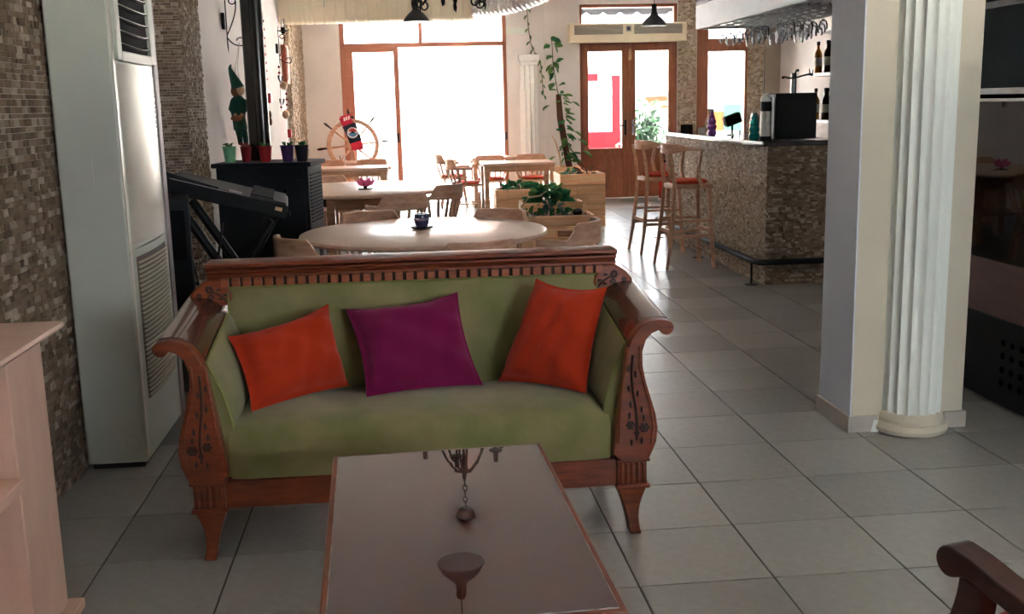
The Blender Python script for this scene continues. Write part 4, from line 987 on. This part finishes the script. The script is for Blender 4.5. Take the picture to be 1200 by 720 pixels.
for k in range(52):
    z = rr.uniform(.6, 1.7); x = 2.60-.14*(z-.54)/1.1; a = rr.uniform(-2.6, .5)
    leaf(cl, (x+.05*math.cos(a), 16.58+.06*math.sin(a), z), (math.cos(a), math.sin(a)*.7, rr.uniform(-.9, .3)), rr.choice(['leaf', 'leaf', 'leaf_dark']), .15, .095, rr.uniform(.6, 1.2), rr.uniform(-.6, .6))
for x, z, s in ((2.72, .98, 1.5), (2.78, .80, 1.6), (2.38, .72, 1.2), (2.66, 1.1, 1.2), (2.30, 1.5, 1.2), (2.64, 1.55, 1.1)): leaf(cl, (x, 16.5, z), (.6 if x > 2.5 else -.7, -.4, -.35), 'leaf', .13, .08, s)
hv = thing('trailing_vine', 'thin vine trailing from the ceiling beside the pilaster', 'plant', (2.1, 16.9, 1.6))
vine = [(2.02, 16.9, 3.09), (2.03, 16.9, 2.75), (2.07, 16.9, 2.45), (2.14, 16.9, 2.28), (2.22, 16.9, 2.15), (2.24, 16.9, 1.9), (2.26, 16.9, 1.66)]
MB().tube(vine, .006, 6).build('stem', 'stem', hv)
for k in range(20):
    t = k/19*(len(vine)-1); i = min(int(t), len(vine)-2); p = Vector(vine[i]).lerp(Vector(vine[i+1]), t-i); s = 1 if k % 2 else -1
    leaf(hv, p, (s*rr.uniform(.2, .8), -.3, -rr.uniform(.5, 1)), rr.choice(['leaf', 'leaf_dark']), .09, .045, rr.uniform(.6, 1.1), rr.uniform(-.5, .5))
# ================================================================== BAR
bar = thing('bar_counter', 'bar clad in beige split-stone mosaic with a dark stone top', 'bar', (3.25, 10.2, 0))
MB().box(3.00, 3.55, 8.56, 12.0, 0, 1.15).build('body', 'mortar', bar, smooth=0)
stone_panel('stone_mosaic', 'stone_pale', bar, (3.00, 9.5, 0), (0, 1, 0), (-1, 0, 0), 2.5, 1.15, .032, .019, .014, 11)
stone_panel('stone_mosaic', 'stone_pale', bar, (2.985, 8.548, 0), (0, 1, 0), (-1, 0, 0), .95, 1.15, .032, .019, .014, 12)
MB().box(2.985, 3.0, 8.56, 9.5, 0, 1.15).build('front_step', 'mortar', bar, smooth=0)
stone_panel('stone_mosaic', 'stone', bar, (2.978, 8.56, 0), (1, 0, 0), (0, -1, 0), .572, 1.15, .034, .019, .015, 13)
MB().box(2.94, 3.66, 8.52, 11.75, 1.15, 1.19).build('counter_top', 'granite', bar, bevel=.004)
MB().box(2.925, 2.94, 8.52, 11.75, 1.168, 1.19).build('edge_reflection', 'white_edge', bar, bevel=.003)  # window reflection on the counter's front edge, drawn as a white strip
MB().box(3.55, 3.60, 8.7, 11.9, 0, .9).build('back_board', 'dark_wood', bar)
fr_ = thing('foot_rail', 'black foot rail on disc feet around the bar', 'foot rail', (2.88, 10.2, 0))
MB().tube([(2.885, 11.95, .205), (2.885, 8.62, .205), (2.89, 8.53, .205), (2.905, 8.475, .205), (2.95, 8.455, .205), (3.6, 8.455, .205)], .026, 12).build('rail', 'black_plastic', fr_, smooth=50)
for x, y in ((2.885, 8.60), (2.885, 10.23), (2.885, 11.87)):
    MB().lathe([(.055, 0), (.055, .006), (.012, .012), (.009, .02), (.009, .19)], 16, (x, y, 0)).build('rail_post', 'black_iron', fr_)

# bar stools, front towards the bar (+x)
def make_stool():
    s_ = thing('bar_stool', '', 'bar stool', (0, 0, 0))
    MB().prism([(.20, -.19), (.20, .19), (-.10, .20), (-.18, .12), (-.18, -.12), (-.10, -.20)], 'z', .735, .775).build('seat', 'chair_wood', s_, world=False, bevel=.008)
    MB().lathe([(.15, .775), (.175, .785), (.175, .80), (.15, .815), (.001, .822)], 24, (.02, 0, 0)).build('seat_cushion', 'cloth_red', s_, world=False)
    for sy in (-1, 1):
        MB().bar((.165, sy*.155, .74), (.205, sy*.20, 0), .036, .036, (0, 1, 0), .03, .03).build('leg', 'chair_wood', s_, world=False, bevel=.004)
        pts = [(-.245, sy*.20, 0), (-.205, sy*.185, .25), (-.175, sy*.165, .55), (-.165, sy*.155, .78), (-.185, sy*.15, .95), (-.215, sy*.14, 1.10)]
        MB().tube(pts, [.016, .02, .02, .02, .019, .017], 8).build('back_leg', 'chair_wood', s_, world=False)
        pts = [(.10, sy*.20, .745), (.045, sy*.225, .82), (.03, sy*.24, .92), (.05, sy*.245, 1.02), (.06, sy*.24, 1.10)]
        MB().tube(pts, [.02, .02, .017, .017, .018], 8).build('arm_support', 'chair_wood', s_, world=False)
        MB().bar((.19, sy*.182, .30), (-.205, sy*.185, .30), .018, .032).build('stretcher', 'chair_wood', s_, world=False, bevel=.003)
        MB().bar((.185, sy*.17, .44), (-.19, sy*.175, .44), .016, .026).build('stretcher', 'chair_wood', s_, world=False, bevel=.003)
    MB().bar((.19, -.18, .34), (.19, .18, .34), .022, .036).build('foot_bar', 'chair_wood', s_, world=False, bevel=.003)
    MB().bar((-.19, -.18, .34), (-.19, .18, .34), .022, .036).build('foot_bar', 'chair_wood', s_, world=False, bevel=.003)
    def zt(a):
        d = abs(a-180); t = min(1, max(0, (70-d)/25)); return 1.115+.03*t
    MB().arc(.225, .265, 85, 275, lambda a: 1.085-.03*min(1, max(0, (60-abs(a-180))/25)), zt, 32, (.03, 0)).build('back_rail', 'chair_wood', s_, world=False, bevel=.006)
    return s_
so = make_stool(); so.location = (2.63, 9.76, 0); so['label'] = 'wooden bar stool with red seat, the nearer of two at the bar'; so['group'] = 'bar stools'; so.rotation_euler = (0, 0, R(4))
dup(so, (2.61, 10.80, 0), R(6), 'wooden bar stool with red seat, the farther of two at the bar', 'bar stools')

# canopy with hanging stemware
cn = thing('bar_canopy', 'whitewashed hanging canopy above the bar', 'canopy', (3.4, 9.6, 2.23))
MB().box(3.0, 3.045, 7.6, 10.82, 2.23, 2.46).build('front_board', 'white_wash', cn, bevel=.004)
MB().box(3.045, 3.80, 10.775, 10.82, 2.23, 2.46).build('end_board', 'white_wash', cn, bevel=.004)
MB().box(3.045, 3.755, 7.6, 10.775, 2.26, 2.28).build('soffit', 'white_wash', cn)
MB().box(3.755, 3.80, 7.6, 10.775, 2.23, 2.46).build('rear_board', 'dark_wood', cn)
MB().box(3.0, 3.82, 7.6, 10.83, 2.462, 2.50).build('cornice', 'dark_wood', cn, bevel=.004)
for y in (8.0, 10.5): MB().tube([(3.4, y, 2.5), (3.4, y, CEIL)], .012, 8).build('hanger_rod', 'black_iron', cn)
for k in range(8):
    x = 3.12+k*.088; MB().box(x-.004, x+.004, 8.3, 10.7, 2.238, 2.246).box(x-.012, x-.004, 8.3, 10.7, 2.238, 2.26).build('glass_rack', 'black_iron', cn)
def stemglass(h_=.185, rb=.036, big=1.0):
    pr = [(.033, 0), (.033, .003), (.006, .008), (.0045, .03), (.0045, .085), (.012, .092), (rb*.8, .105), (rb*1.02, .135), (rb*1.0, .16), (rb*.82, h_), (rb*.78, h_), (rb*.95, .158), (rb*.96, .135), (rb*.74, .108), (.001, .096)]
    return [(r_, -z) for r_, z in pr]
gm = [MB().lathe(stemglass(.185, .038), 14).mesh('bowl', 'stemware'), MB().lathe(stemglass(.205, .044), 14).mesh('bowl', 'stemware'), MB().lathe(stemglass(.17, .034), 14).mesh('bowl', 'stemware')]
rr = random.Random(4); g = 0
for q, y in enumerate((8.5, 8.70, 8.90, 9.10, 9.32, 9.55, 9.80, 10.05, 10.3)):
    for k in range(5):
        if (q*3+k) % 7 == 6: continue
        x = 3.13+k*.14+rr.uniform(-.01, .01)
        o = bpy.data.objects.new('wine_glass', gm[(q+k) % 3]); col.objects.link(o); o.location = (x, y+rr.uniform(-.02, .02), 2.237)
        tag(o, 'upside-down clear wine glass hanging from the rack under the bar canopy', 'wine glass', 'wine glasses hanging under the bar canopy')

# ------------------------------------------------------------------ on the counter
CT = 1.1905
cm_ = thing('coffee_machine', 'black box coffee machine with a silver front column on the bar end', 'coffee machine', (3.28, 8.85, CT))
MB().box(3.105, 3.46, 8.72, 9.05, CT+.005, CT+.385).build('body', 'black_plastic', cm_, bevel=.01)
MB().lathe([(.042, .0), (.044, .01), (.044, .345), (.038, .36), (.026, .362), (.026, .385), (.001, .388)], 24, (3.045, 8.79, CT)).build('front_column', 'white_edge', cm_)
MB().box(3.075, 3.105, 8.74, 8.86, CT+.005, CT+.355).build('spout_panel', 'steel', cm_, bevel=.006)
MB().lathe([(.0446, .24), (.0452, .245), (.0452, .315), (.0446, .32)], 24, (3.045, 8.79, CT), cap=False).build('display_band', 'charcoal_plastic', cm_)
MB().lathe([(.05, .0), (.05, .03), (.045, .034)], 24, (3.045, 8.79, CT)).build('drip_foot', 'charcoal_plastic', cm_)
MB().prism([(a_-.035, b_) for a_, b_ in [(3.062, CT+.17), (3.072, CT+.185), (3.08, CT+.178), (3.088, CT+.185), (3.098, CT+.17), (3.08, CT+.145)]], 'y', 8.742, 8.747).build('logo', 'emblem_white', cm_, label='pale emblem on the silver column')
def vase(name, x, y, mt, label, pr, cat, cap=None, n_=20):
    t = thing(name, label, cat, (x, y, CT))
    MB().lathe(pr, n_).build('body', mt, t, world=False)
    if cap: MB().lathe(cap[1], 16).build('stopper', cap[0], t, world=False)
    return t
bub = [(.035, 0), (.046, .02), (.046, .04), (.034, .058), (.044, .075), (.046, .095), (.032, .115), (.040, .13), (.040, .15), (.026, .17), (.03, .185), (.018, .20), (.016, .225)]
vase('bubble_bottle', 2.985, 10.15, 'purple_glass', 'purple bubble-shaped glass bottle on the bar', bub, 'bottle', ('emblem_white', [(.02, .225), (.022, .235), (.02, .255), (.001, .258)]))
vase('bubble_bottle', 3.035, 9.05, 'teal_glass', 'turquoise bubble-shaped glass bottle beside the coffee machine', bub, 'bottle', ('label_paper', [(.02, .225), (.022, .235), (.018, .262), (.001, .265)]))
vase('coaster_box', 3.02, 11.2, 'black_plastic', 'small black box on the far end of the bar', [(.065, 0), (.065, .085), (.06, .09), (.001, .09)], 'box', None, 4)
vase('sauce_bottle', 3.18, 10.9, 'pot_crimson', 'dark red bottle with tan cap on the far end of the bar', [(.04, 0), (.042, .01), (.042, .13), (.016, .18), (.016, .21)], 'bottle', ('shell', [(.018, .21), (.02, .25), (.001, .252)]))
t = thing('card_terminal', 'black angular card terminal on a stand on the bar', 'terminal', (3.2, 10.2, CT))
MB().lathe([(.05, 0), (.05, .01), (.012, .016), (.012, .10)], 16).build('stand', 'black_plastic', t, world=False)
MB().box(-.08, .08, -.05, .05, .10, .20, rot=Matrix.Rotation(R(-20), 3, 'Y')).build('head', 'black_plastic', t, world=False, bevel=.01)
vase('glass_jar', 3.1, 9.75, 'stemware', 'clear glass jar on the bar between the coloured bottles', [(.035, 0), (.04, .01), (.04, .06), (.036, .06), (.034, .012), (.001, .012)], 'jar')
vase('napkin_holder', 3.16, 11.0, 'white_edge', 'white napkin holder on the far end of the bar', [(.075, 0), (.075, .055), (.07, .06), (.001, .06)], 'napkin holder', None, 4)
vase('metal_shaker', 3.34, 9.95, 'steel', 'tall metal shaker at the back of the bar', [(.04, 0), (.046, .16), (.04, .19), (.022, .22), (.02, .25), (.001, .255)], 'shaker')
vase('pepper_mill', 3.36, 9.6, 'chair_wood', 'brown wooden mill at the back of the bar', [(.032, 0), (.034, .03), (.022, .1), (.026, .17), (.02, .2), (.03, .23), (.02, .27), (.001, .28)], 'mill')
tp = thing('beer_tap', 'steel tap tower with three arms behind the coffee machine', 'tap', (3.60, 9.6, 1.1905))
MB().lathe([(.026, 0), (.026, .55), (.028, .56), (.001, .57)], 16, (3.58, 9.6, CT)).build('tower', 'steel', tp)
MB().lathe([(.06, 0), (.06, .012), (.03, .02)], 16, (3.58, 9.6, CT)).build('base', 'steel', tp)
for dx, z in ((-.11, .53), (0, .59), (.11, .55)): MB().tube([(3.58, 9.58, CT+.52), (3.58+dx*.6, 9.55, CT+z-.01), (3.58+dx, 9.53, CT+z), (3.58+dx*1.25, 9.50, CT+z-.005)], [.008, .008, .009, .013], 8).build('tap_arm', 'black_iron', tp)

# ------------------------------------------------------------------ back bar shelves
bb_ = thing('back_bar', 'back bar unit with white shelves of bottles', 'shelf unit', (4.4, 9.3, 0))
MB().box(4.40, 4.50, 8.0, 10.58, 0, 2.6).build('back_panel', 'dark_wood', bb_)
for z in (.9, 1.285, 1.735, 2.15): MB().box(4.06, 4.40, 8.0, 10.56, z, z+.03).build('shelf', 'white_edge', bb_, bevel=.003)
MB().box(4.06, 4.40, 8.0, 10.56, 0, .9).build('cupboard', 'dark_wood', bb_)
BK = [('bottle_dark', 'dark'), ('bottle_amber', 'amber'), ('bottle_pale', 'clear'), ('bottle_brown', 'brown')]
pr = [(.034, 0), (.037, .006), (.037, .18), (.03, .205), (.014, .235), (.013, .29), (.016, .292), (.016, .302), (.001, .303)]
bme = [MB().lathe(pr, 16).mesh('glass_body', k) for k, _ in BK]; lme = MB().lathe([(.0375, .07), (.0378, .072), (.0378, .148), (.0375, .15)], 16, cap=False).mesh('paper_label', 'label_paper')
cme = MB().lathe([(.0168, .268), (.0172, .27), (.0172, .305), (.001, .307)], 12).mesh('cap', 'black_plastic')
for z, ys in ((1.316, (10.45, 10.33, 10.2, 10.08, 9.95, 9.8, 9.66)), (1.766, (10.42, 10.3, 10.18, 10.05, 9.92, 9.78, 9.64))):
    for q, y in enumerate(ys):
        k = (q*3+int(z*10)) % 4
        x = 4.13+.07*(q % 2)
        t = thing('liquor_bottle', '%s glass bottle, number %s from the far end of the %s back bar shelf' % (BK[k][1], ['one', 'two', 'three', 'four', 'five', 'six', 'seven'][q], 'lower' if z < 1.5 else 'upper'), 'bottle', (x, y, z), 0, 'bottles on the back bar')
        for me in (bme[k], lme, cme):
            o = bpy.data.objects.new(me.name.split('.')[0], me); col.objects.link(o); o.parent = t
t = thing('wire_rack', 'small dark wire rack at the far end of the upper back bar shelf', 'rack', (4.09, 10.52, 1.766))
MB().tube([(-.015, -.05, .004), (-.01, 0, .05), (0, .02, .004)], .003, 6).tube([(.01, -.05, .004), (.02, -.02, .04), (.03, .02, .004)], .003, 6).tube([(-.015, -.05, .004), (.01, -.05, .004), (.03, .02, .004), (0, .02, .004)], .003, 6, closed=True).build('wire', 'black_iron', t, world=False)
t = thing('red_cylinder', 'red bottle-shaped container on the floor by the glass doors', 'container', (4.06, 16.35, 0))
MB().lathe([(.08, 0), (.085, .02), (.085, .45), (.06, .52), (.025, .55), (.025, .58)], 20).build('tank', 'red_paint', t, world=False)
MB().lathe([(.1, 0), (.1, .03), (.086, .035)], 20).build('foot_ring', 'white_edge', t, world=False); MB().box(-.03, .09, -.015, .015, .58, .62).build('valve', 'black_plastic', t, world=False)

# ================================================================== AIR CURTAIN OVER THE DOOR
a_ = thing('air_curtain', 'long cream air curtain unit above the glass doors', 'air curtain', (3.58, 16.9, 2.44))
MB().box(2.66, 4.52, 16.78, 17.0, 2.44, 2.73).build('housing', 'duct_cream', a_, bevel=.02, seg=3)
for x0, x1 in ((2.74, 3.50), (3.68, 4.44)):
    MB().box(x0, x1, 16.772, 16.784, 2.56, 2.70).build('grille_back', 'ac_dark', a_)
    for k in range(9): MB().box(x0, x1, 16.766, 16.776, 2.566+k*.015, 2.574+k*.015).build('grille_bar', 'ac_grille', a_)
MB().box(3.55, 3.63, 16.772, 16.785, 2.60, 2.68).build('control_panel', 'grey_plastic', a_); MB().box(3.575, 3.605, 16.768, 16.773, 2.62, 2.66).build('display', 'black_plastic', a_)
t = thing('wind_chime', 'small tassel chime hanging over the meeting stile of the doors', 'chime', (3.64, 16.94, 2.2))
MB().tube([(3.64, 16.93, 2.44), (3.64, 16.93, 2.34)], .004, 6).build('cord', 'string', t)
for k in range(4): MB().tube([(3.63+k*.008, 16.93, 2.34), (3.622+k*.013, 16.93, 2.16+.02*(k % 2))], .007, 6).build('chime_rod', 'shell', t)

# ================================================================== DUCTS AND LAMPS
dc = thing('air_duct', 'large cream ribbed air duct under the ceiling', 'duct', (-.3, 14.5, 2.6))
pr = []; N = 78
for k in range(N+1): pr.append((.262+(.006 if k % 2 else 0)+.002*math.sin(k*1.7), -1.49+2.44*k/N))
RY = Matrix.Rotation(PI/2, 3, 'Y')
MB().lathe(pr, 36, (0, 14.5, 2.875), RY).build('duct_sleeve', 'duct_cream', dc, smooth=20)
for x in (-.9, .4): MB().tube([(x, 14.5+.27*math.cos(2*PI*k/24), 2.875+.222*math.sin(2*PI*k/24)) for k in range(24)], .006, 6, closed=True).build('hanger_band', 'steel', dc)
MB().lathe([(.262, .95), (.25, 1.0), (.235, 1.05), (.20, 1.06)], 36, (0, 14.5, 2.875), RY).build('end_collar', 'duct_cream', dc, smooth=20)
fd = thing('flexible_duct', 'silver flexible duct bending up from the end of the cream duct', 'duct', (1.2, 14.4, 2.7))
pts = []
for k in range(40):
    t = k/39; pts.append((.98+.95*t, 14.45-.9*t, 2.80+.14*t*t-.04*math.sin(PI*t)))
MB().tube(pts, [.125+(.008 if k % 2 else 0) for k in range(40)], 20).build('duct_sleeve', 'foil', fd, smooth=20)

def pendant(x, y, z, label):
    t = thing('pendant_lamp', label, 'pendant lamp', (x, y, z), 0, 'black bell pendant lamps')
    MB().lathe([(.138, 0), (.142, .006), (.138, .018), (.118, .05), (.085, .085), (.05, .115), (.033, .14), (.03, .17), (.03, .22), (.022, .235), (.001, .24), (.001, .2), (.026, .13), (.045, .108), (.08, .078), (.112, .045), (.132, .012)], 32).build('shade', 'lamp_black', t, world=False, smooth=40)
    MB().tube([(0, 0, .235), (0, 0, CEIL-z-.03)], .004, 6).build('cord', 'black_plastic', t, world=False)
    MB().lathe([(.05, CEIL-z-.03), (.05, CEIL-z-.004), (.04, CEIL-z)], 20).build('ceiling_rose', 'lamp_black', t, world=False)
    MB().ball((0, 0, .05), .032, 12, 8).build('bulb', 'white_edge', t, world=False)
pendant(.225, 12.0, 2.435, 'black bell pendant lamp hanging before the cream duct')
pendant(2.855, 12.0, 2.352, 'black bell pendant lamp hanging before the air curtain')
pendant(.253, 6.0, 2.35, 'black bell pendant lamp over the near round table, mirrored in the coffee table')
cx, cy = .42, 8.58
cl_ = thing('chandelier', 'black wrought iron chandelier with scrolled arms under the ceiling', 'chandelier', (cx, cy, 2.28))
MB().lathe([(.001, 3.02), (.05, 3.03), (.075, 3.06), (.08, 3.09), (.08, 3.098)], 20, (cx, cy, 0)).build('ceiling_rose', 'black_iron', cl_)
for k in range(5): MB().tube([(cx+(.018*math.cos(2*PI*q/10) if k % 2 else 0), cy+(0 if k % 2 else .018*math.cos(2*PI*q/10)), 3.0-k*.05+.032*math.sin(2*PI*q/10)) for q in range(10)], .006, 5, closed=True).build('chain_link', 'black_iron', cl_)
MB().lathe([(.001, 2.40), (.012, 2.42), (.008, 2.5), (.02, 2.6), (.03, 2.68), (.018, 2.72), (.012, 2.78), (.001, 2.79)], 14, (cx, cy, 0)).build('stem', 'black_iron', cl_)
for k in range(6):
    a = 2*PI*k/6+.3; d = Vector((math.cos(a), math.sin(a), 0)); c = Vector((cx, cy, 0))
    P_ = lambda r_, z: c+d*r_+Vector((0, 0, z))
    arm = MB().tube([P_(.015, 2.70), P_(.07, 2.68), P_(.14, 2.60), P_(.19, 2.48), P_(.22, 2.38), P_(.27, 2.33), P_(.32, 2.36), P_(.34, 2.44)], .010, 8).build('arm', 'black_iron', cl_)
    MB().tube([P_(.255+.035*math.cos(R(q)), 2.315+.03*math.sin(R(q))) for q in range(90, 420, 30)], .007, 6).build('scroll', 'black_iron', arm)
    MB().lathe([(.001, 2.43), (.05, 2.44), (.055, 2.45), (.02, 2.46), (.018, 2.54), (.001, 2.545)], 12, (P_(.34, 0).x, P_(.34, 0).y, 0)).build('candle_cup', 'black_iron', arm)
    MB().tube([P_(.30, 2.345), P_(.30, 2.31), P_(.30, 2.27)], [.004, .011, .002], 6).build('drop', 'black_iron', arm)

# ================================================================== ON THE LEFT WALL
def sconce(y, z, label, s=1.0):
    t = thing('wall_sconce', label, 'sconce', (-1.5, y, z), 0, 'black iron wall sconces')
    X = -1.5
    MB().box(X, X+.03, y-.02, y+.02, z-.07*s, z+.07*s).build('wall_plate', 'black_iron', t, bevel=.006)
    MB().tube([(X+.04, y, z+.32*s), (X+.04, y, z-.22*s)], [.006, .006], 6).tube([(X+.04, y, z-.22*s), (X+.045, y, z-.27*s)], [.006, .001], 6).build('bar', 'black_iron', t)
    pts = [(X+.04+.09*math.sin(k/10*PI*.5)*s, y, z-.12*s+.28*s*k/10) for k in range(11)] + [(X+.13*s+.0+.03*math.cos(R(q))-.03*s, y, z+.17*s+.03*math.sin(R(q))*s) for q in range(20, 400, 40)]
    MB().tube(pts, .006, 6).build('upper_scroll', 'black_iron', t)
    pts = [(X+.04+.02*k, y, z-.14*s-.03*k*(1-k/9)*s) for k in range(6)] + [(X+.15+.035*math.cos(R(q)), y, z-.175*s+.035*math.sin(R(q))) for q in range(-80, 200, 35)]
    MB().tube(pts, .006, 6).build('lower_scroll', 'black_iron', t)
    MB().lathe([(.001, z+.20*s), (.02, z+.21*s), (.03, z+.235*s), (.075, z+.25*s), (.075, z+.256*s), (.03, z+.262*s), (.028, z+.30*s), (.001, z+.30*s)], 14, (X+.12*s, y, 0)).build('candle_cup', 'black_iron', t)
    if s < 1: MB().lathe([(.026, z+.262*s), (.03, z+.30*s), (.022, z+.36*s), (.024, z+.42*s), (.021, z+.42*s), (.019, z+.36*s), (.024, z+.30*s)], 14, (X+.12*s, y, 0)).build('glass_chimney', 'stemware', t)
sconce(9.75, 2.30, 'black iron wall sconce to the left of the flue')
sconce(13.9, 2.28, 'black iron wall sconce to the right of the flue', .85)
# doll
D = Vector((0, 0, 0))
dl = thing('hanging_doll', 'green pixie doll with pointed hat hanging from the wall sconce', 'doll', (-1.365, 9.5, 1.255-1.15*.8))
MB().tube([(D.x, D.y, 1.30), (D.x-.01, D.y, 1.42), (D.x-.015, D.y, 1.52), (D.x, D.y, 1.62), (D.x+.005, D.y, 1.66)], [.075, .07, .085, .075, .03], 12).build('body', 'cloth_green', dl, world=False)
MB().ball((D.x+.015, D.y-.01, 1.71), .058, 14, 10).build('head', 'skin_cloth', dl, world=False)
MB().ball((D.x-.012, D.y, 1.705), .066, 12, 8, (1, 1, 1.1)).build('hair', 'hair_brown', dl, world=False)
MB().tube([(D.x, D.y, 1.735), (D.x-.02, D.y, 1.80), (D.x-.05, D.y, 1.88), (D.x-.07, D.y, 1.95), (D.x-.055, D.y, 1.985)], [.072, .055, .036, .018, .008], 12).build('hat', 'cloth_green', dl, world=False)
for s in (-1, 1):
    lgp = MB().tube([(D.x+s*.03, D.y, 1.32), (D.x+s*.03+.015, D.y, 1.22), (D.x+s*.03+.02, D.y-.01, 1.155)], [.036, .03, .026], 10).build('leg', 'cloth_green', dl, world=False)
    MB().tube([(D.x+s*.03+.015, D.y-.0, 1.155), (D.x+s*.03+.04, D.y-.05, 1.15)], [.025, .012], 8).build('shoe', 'hair_brown', lgp, world=False)
    am = MB().tube([(D.x+s*.06, D.y-.01, 1.61), (D.x+s*.085, D.y-.04, 1.52), (D.x+s*.04, D.y-.08, 1.46)], [.024, .024, .018], 8).build('arm', 'cloth_green', dl, world=False)
    MB().ball((D.x+s*.035, D.y-.085, 1.455), .02, 8, 6).build('hand', 'skin_cloth', am, world=False)
MB().ball((D.x-.02, D.y-.085, 1.42), .055, 10, 7, (1.2, .6, .6)).build('bundle', 'hair_brown', dl, world=False)
for dx in (-.012, .012): MB().tube([(D.x+dx*3, D.y, 1.66), (D.x+dx, D.y, 1.95), (.02, .2, 2.22)], .003, 5).build('string', 'string', dl, world=False)
dl.scale = (.8, .8, .8)
# shell garlands
def garland(y, z0, z1, items, label):
    X = -1.46; t = thing('shell_garland', label, 'garland', (X, y, z0), 0, 'hanging shell garlands')
    MB().tube([(X, y, z1), (X, y+.01, (z0+z1)/2), (X, y, z0)], .004, 5).build('string', 'string', t)
    for kind, z, dy in items:
        if kind == 's': MB().ball((X+.05, y+dy, z), .078, 12, 8, (.6, 1.3, .7)).build('shell', 'shell', t)
        elif kind == 'b': MB().ball((X, y+dy, z), .016, 8, 6).build('bead', 'pot_crimson', t)
        elif kind == 'r': MB().box(X-.01, X+.035, y+dy-.05, y+dy+.05, z-.055, z+.055).build('red_tag', 'red_gloss', t, bevel=.006)
        elif kind == 'a': MB().tube([(X+.012, y+dy+.22*math.cos(R(q)), z+.07*math.sin(R(q))) for q in range(180, 361, 20)], .011, 6).build('arc', 'black_iron', t)
        elif kind == 'k': MB().ball((X+.01, y+dy, z), .03, 10, 6, (.6, 1, 1.5)).build('pendant', 'hair_brown', t)
    return t
garland(12.4, 1.32, 2.6, [('b', 2.5-.09*k, 0) for k in range(8)]+[('r', 1.66, .05), ('k', 1.48, .02), ('k', 1.40, .05)], 'string of beads with a red tag hanging just right of the flue')
garland(13.75, 1.50, 2.08, [('b', 2.05, 0), ('b', 1.98, 0), ('a', 1.94, 0), ('s', 1.82, -.02), ('a', 1.66, 0), ('s', 1.47, 0), ('b', 1.56, 0)], 'garland with two tan shells hanging from the right wall sconce')
garland(14.45, 1.02, 1.85, [('b', 1.8-.07*k, 0) for k in range(6)]+[('r', 1.22, 0), ('b', 1.08, 0), ('b', 1.03, 0)], 'thin bead string with a small red float near the far stone pier')
pn = thing('wall_panel', 'narrow red-brown wooden frame on the left wall before the far pier', 'picture frame', (-1.48, 14.7, 1.85))
MB().box(-1.5, -1.44, 14.50, 14.90, 1.86, 2.36).build('frame', 'frame_red', pn, bevel=.006); MB().box(-1.44, -1.432, 14.54, 14.86, 1.90, 2.32).build('panel', 'door_wood', pn)

# ================================================================== DISPLAY CASE ON THE RIGHT
ds = thing('display_case', 'dark glass-fronted display case behind the pillar', 'display case', (3.2, 4.6, 0))
DX, DY0, DY1 = 2.90, 3.3, 5.75
MB().box(DX, 3.6, DY0, DY1, .02, .445).build('base', 'display_black', ds, bevel=.004)
for y in (4.83, 4.75, 4.67, 4.59):
    for z in (.135, .20, .27, .335): MB().lathe([(.017, -.002), (.017, .002)], 14, (DX-.001, y, z), RY).build('vent_hole', 'hole_black', ds)
MB().box(DX+.01, 3.6, DY0, DY1, .445, .72).build('wood_panel', 'display_brown', ds, bevel=.003)
MB().box(3.56, 3.60, DY0, DY1, .72, 2.2).build('back_panel', 'display_black', ds)
for y in (DY0, DY1-.03): MB().box(DX+.02, 3.56, y, y+.03, .72, 2.2).build('side_panel', 'display_black', ds)
for z, mt in ((.93, 'lavender'), (1.12, 'lavender'), (1.33, 'steel')): MB().box(DX+.12, 3.56, DY0+.03, DY1-.03, z, z+.02).build('shelf', mt, ds)
MB().box(DX+.012, DX+.018, DY0+.03, DY1-.03, .72, 1.50).build('pane', 'glass_dark', ds, smooth=0)
MB().box(DX-.005, DX+.03, DY0, DY1, 1.50, 1.515).box(DX-.005, DX+.03, DY0, DY1, 1.535, 1.565).build('mid_frame', 'white_edge', ds, bevel=.003)
MB().box(DX+.012, DX+.020, DY0+.03, DY1-.03, 1.565, 1.95).build('upper_panel', 'frosted', ds, smooth=0)
MB().box(DX, 3.6, DY0, DY1, 1.95, 1.98).build('head_board', 'dark_wood', ds)
for k in range(16):
    y = DY0+.08+k*.155; secs = []
    for q in range(2):
        x = DX-.08+.5*q; zz = 2.0+.26*q
        secs.append([(x, y+.085*math.cos(R(a)), zz+.06*math.sin(R(a))) for a in range(0, 181, 20)]+[(x, y+.07*math.cos(R(a)), zz+.045*math.sin(R(a))) for a in range(180, -1, -20)])
    MB().strip(secs).build('roof_tile', 'terracotta', ds)
DT = .72
t = thing('dark_round_form', 'dark rounded form inside the display case', 'bundle', (3.2, 4.55, .722))
MB().lathe([(.12, 0), (.2, .04), (.23, .13), (.2, .25), (.12, .32), (.001, .34)], 24).build('bundle', 'dark_matte', t, world=False)  # plain dark rounded form behind the glass
t = thing('paper_tray', 'small paper-lined tray inside the display case', 'tray', (3.05, 4.98, .722))
MB().box(-.06, .06, -.06, .06, 0, .012).box(-.06, -.052, -.06, .06, .012, .05).box(.052, .06, -.06, .06, .012, .05).build('tray', 'pine', t, world=False); MB().box(-.04, .04, -.04, .04, .012, .06).build('liner', 'paper', t, world=False)
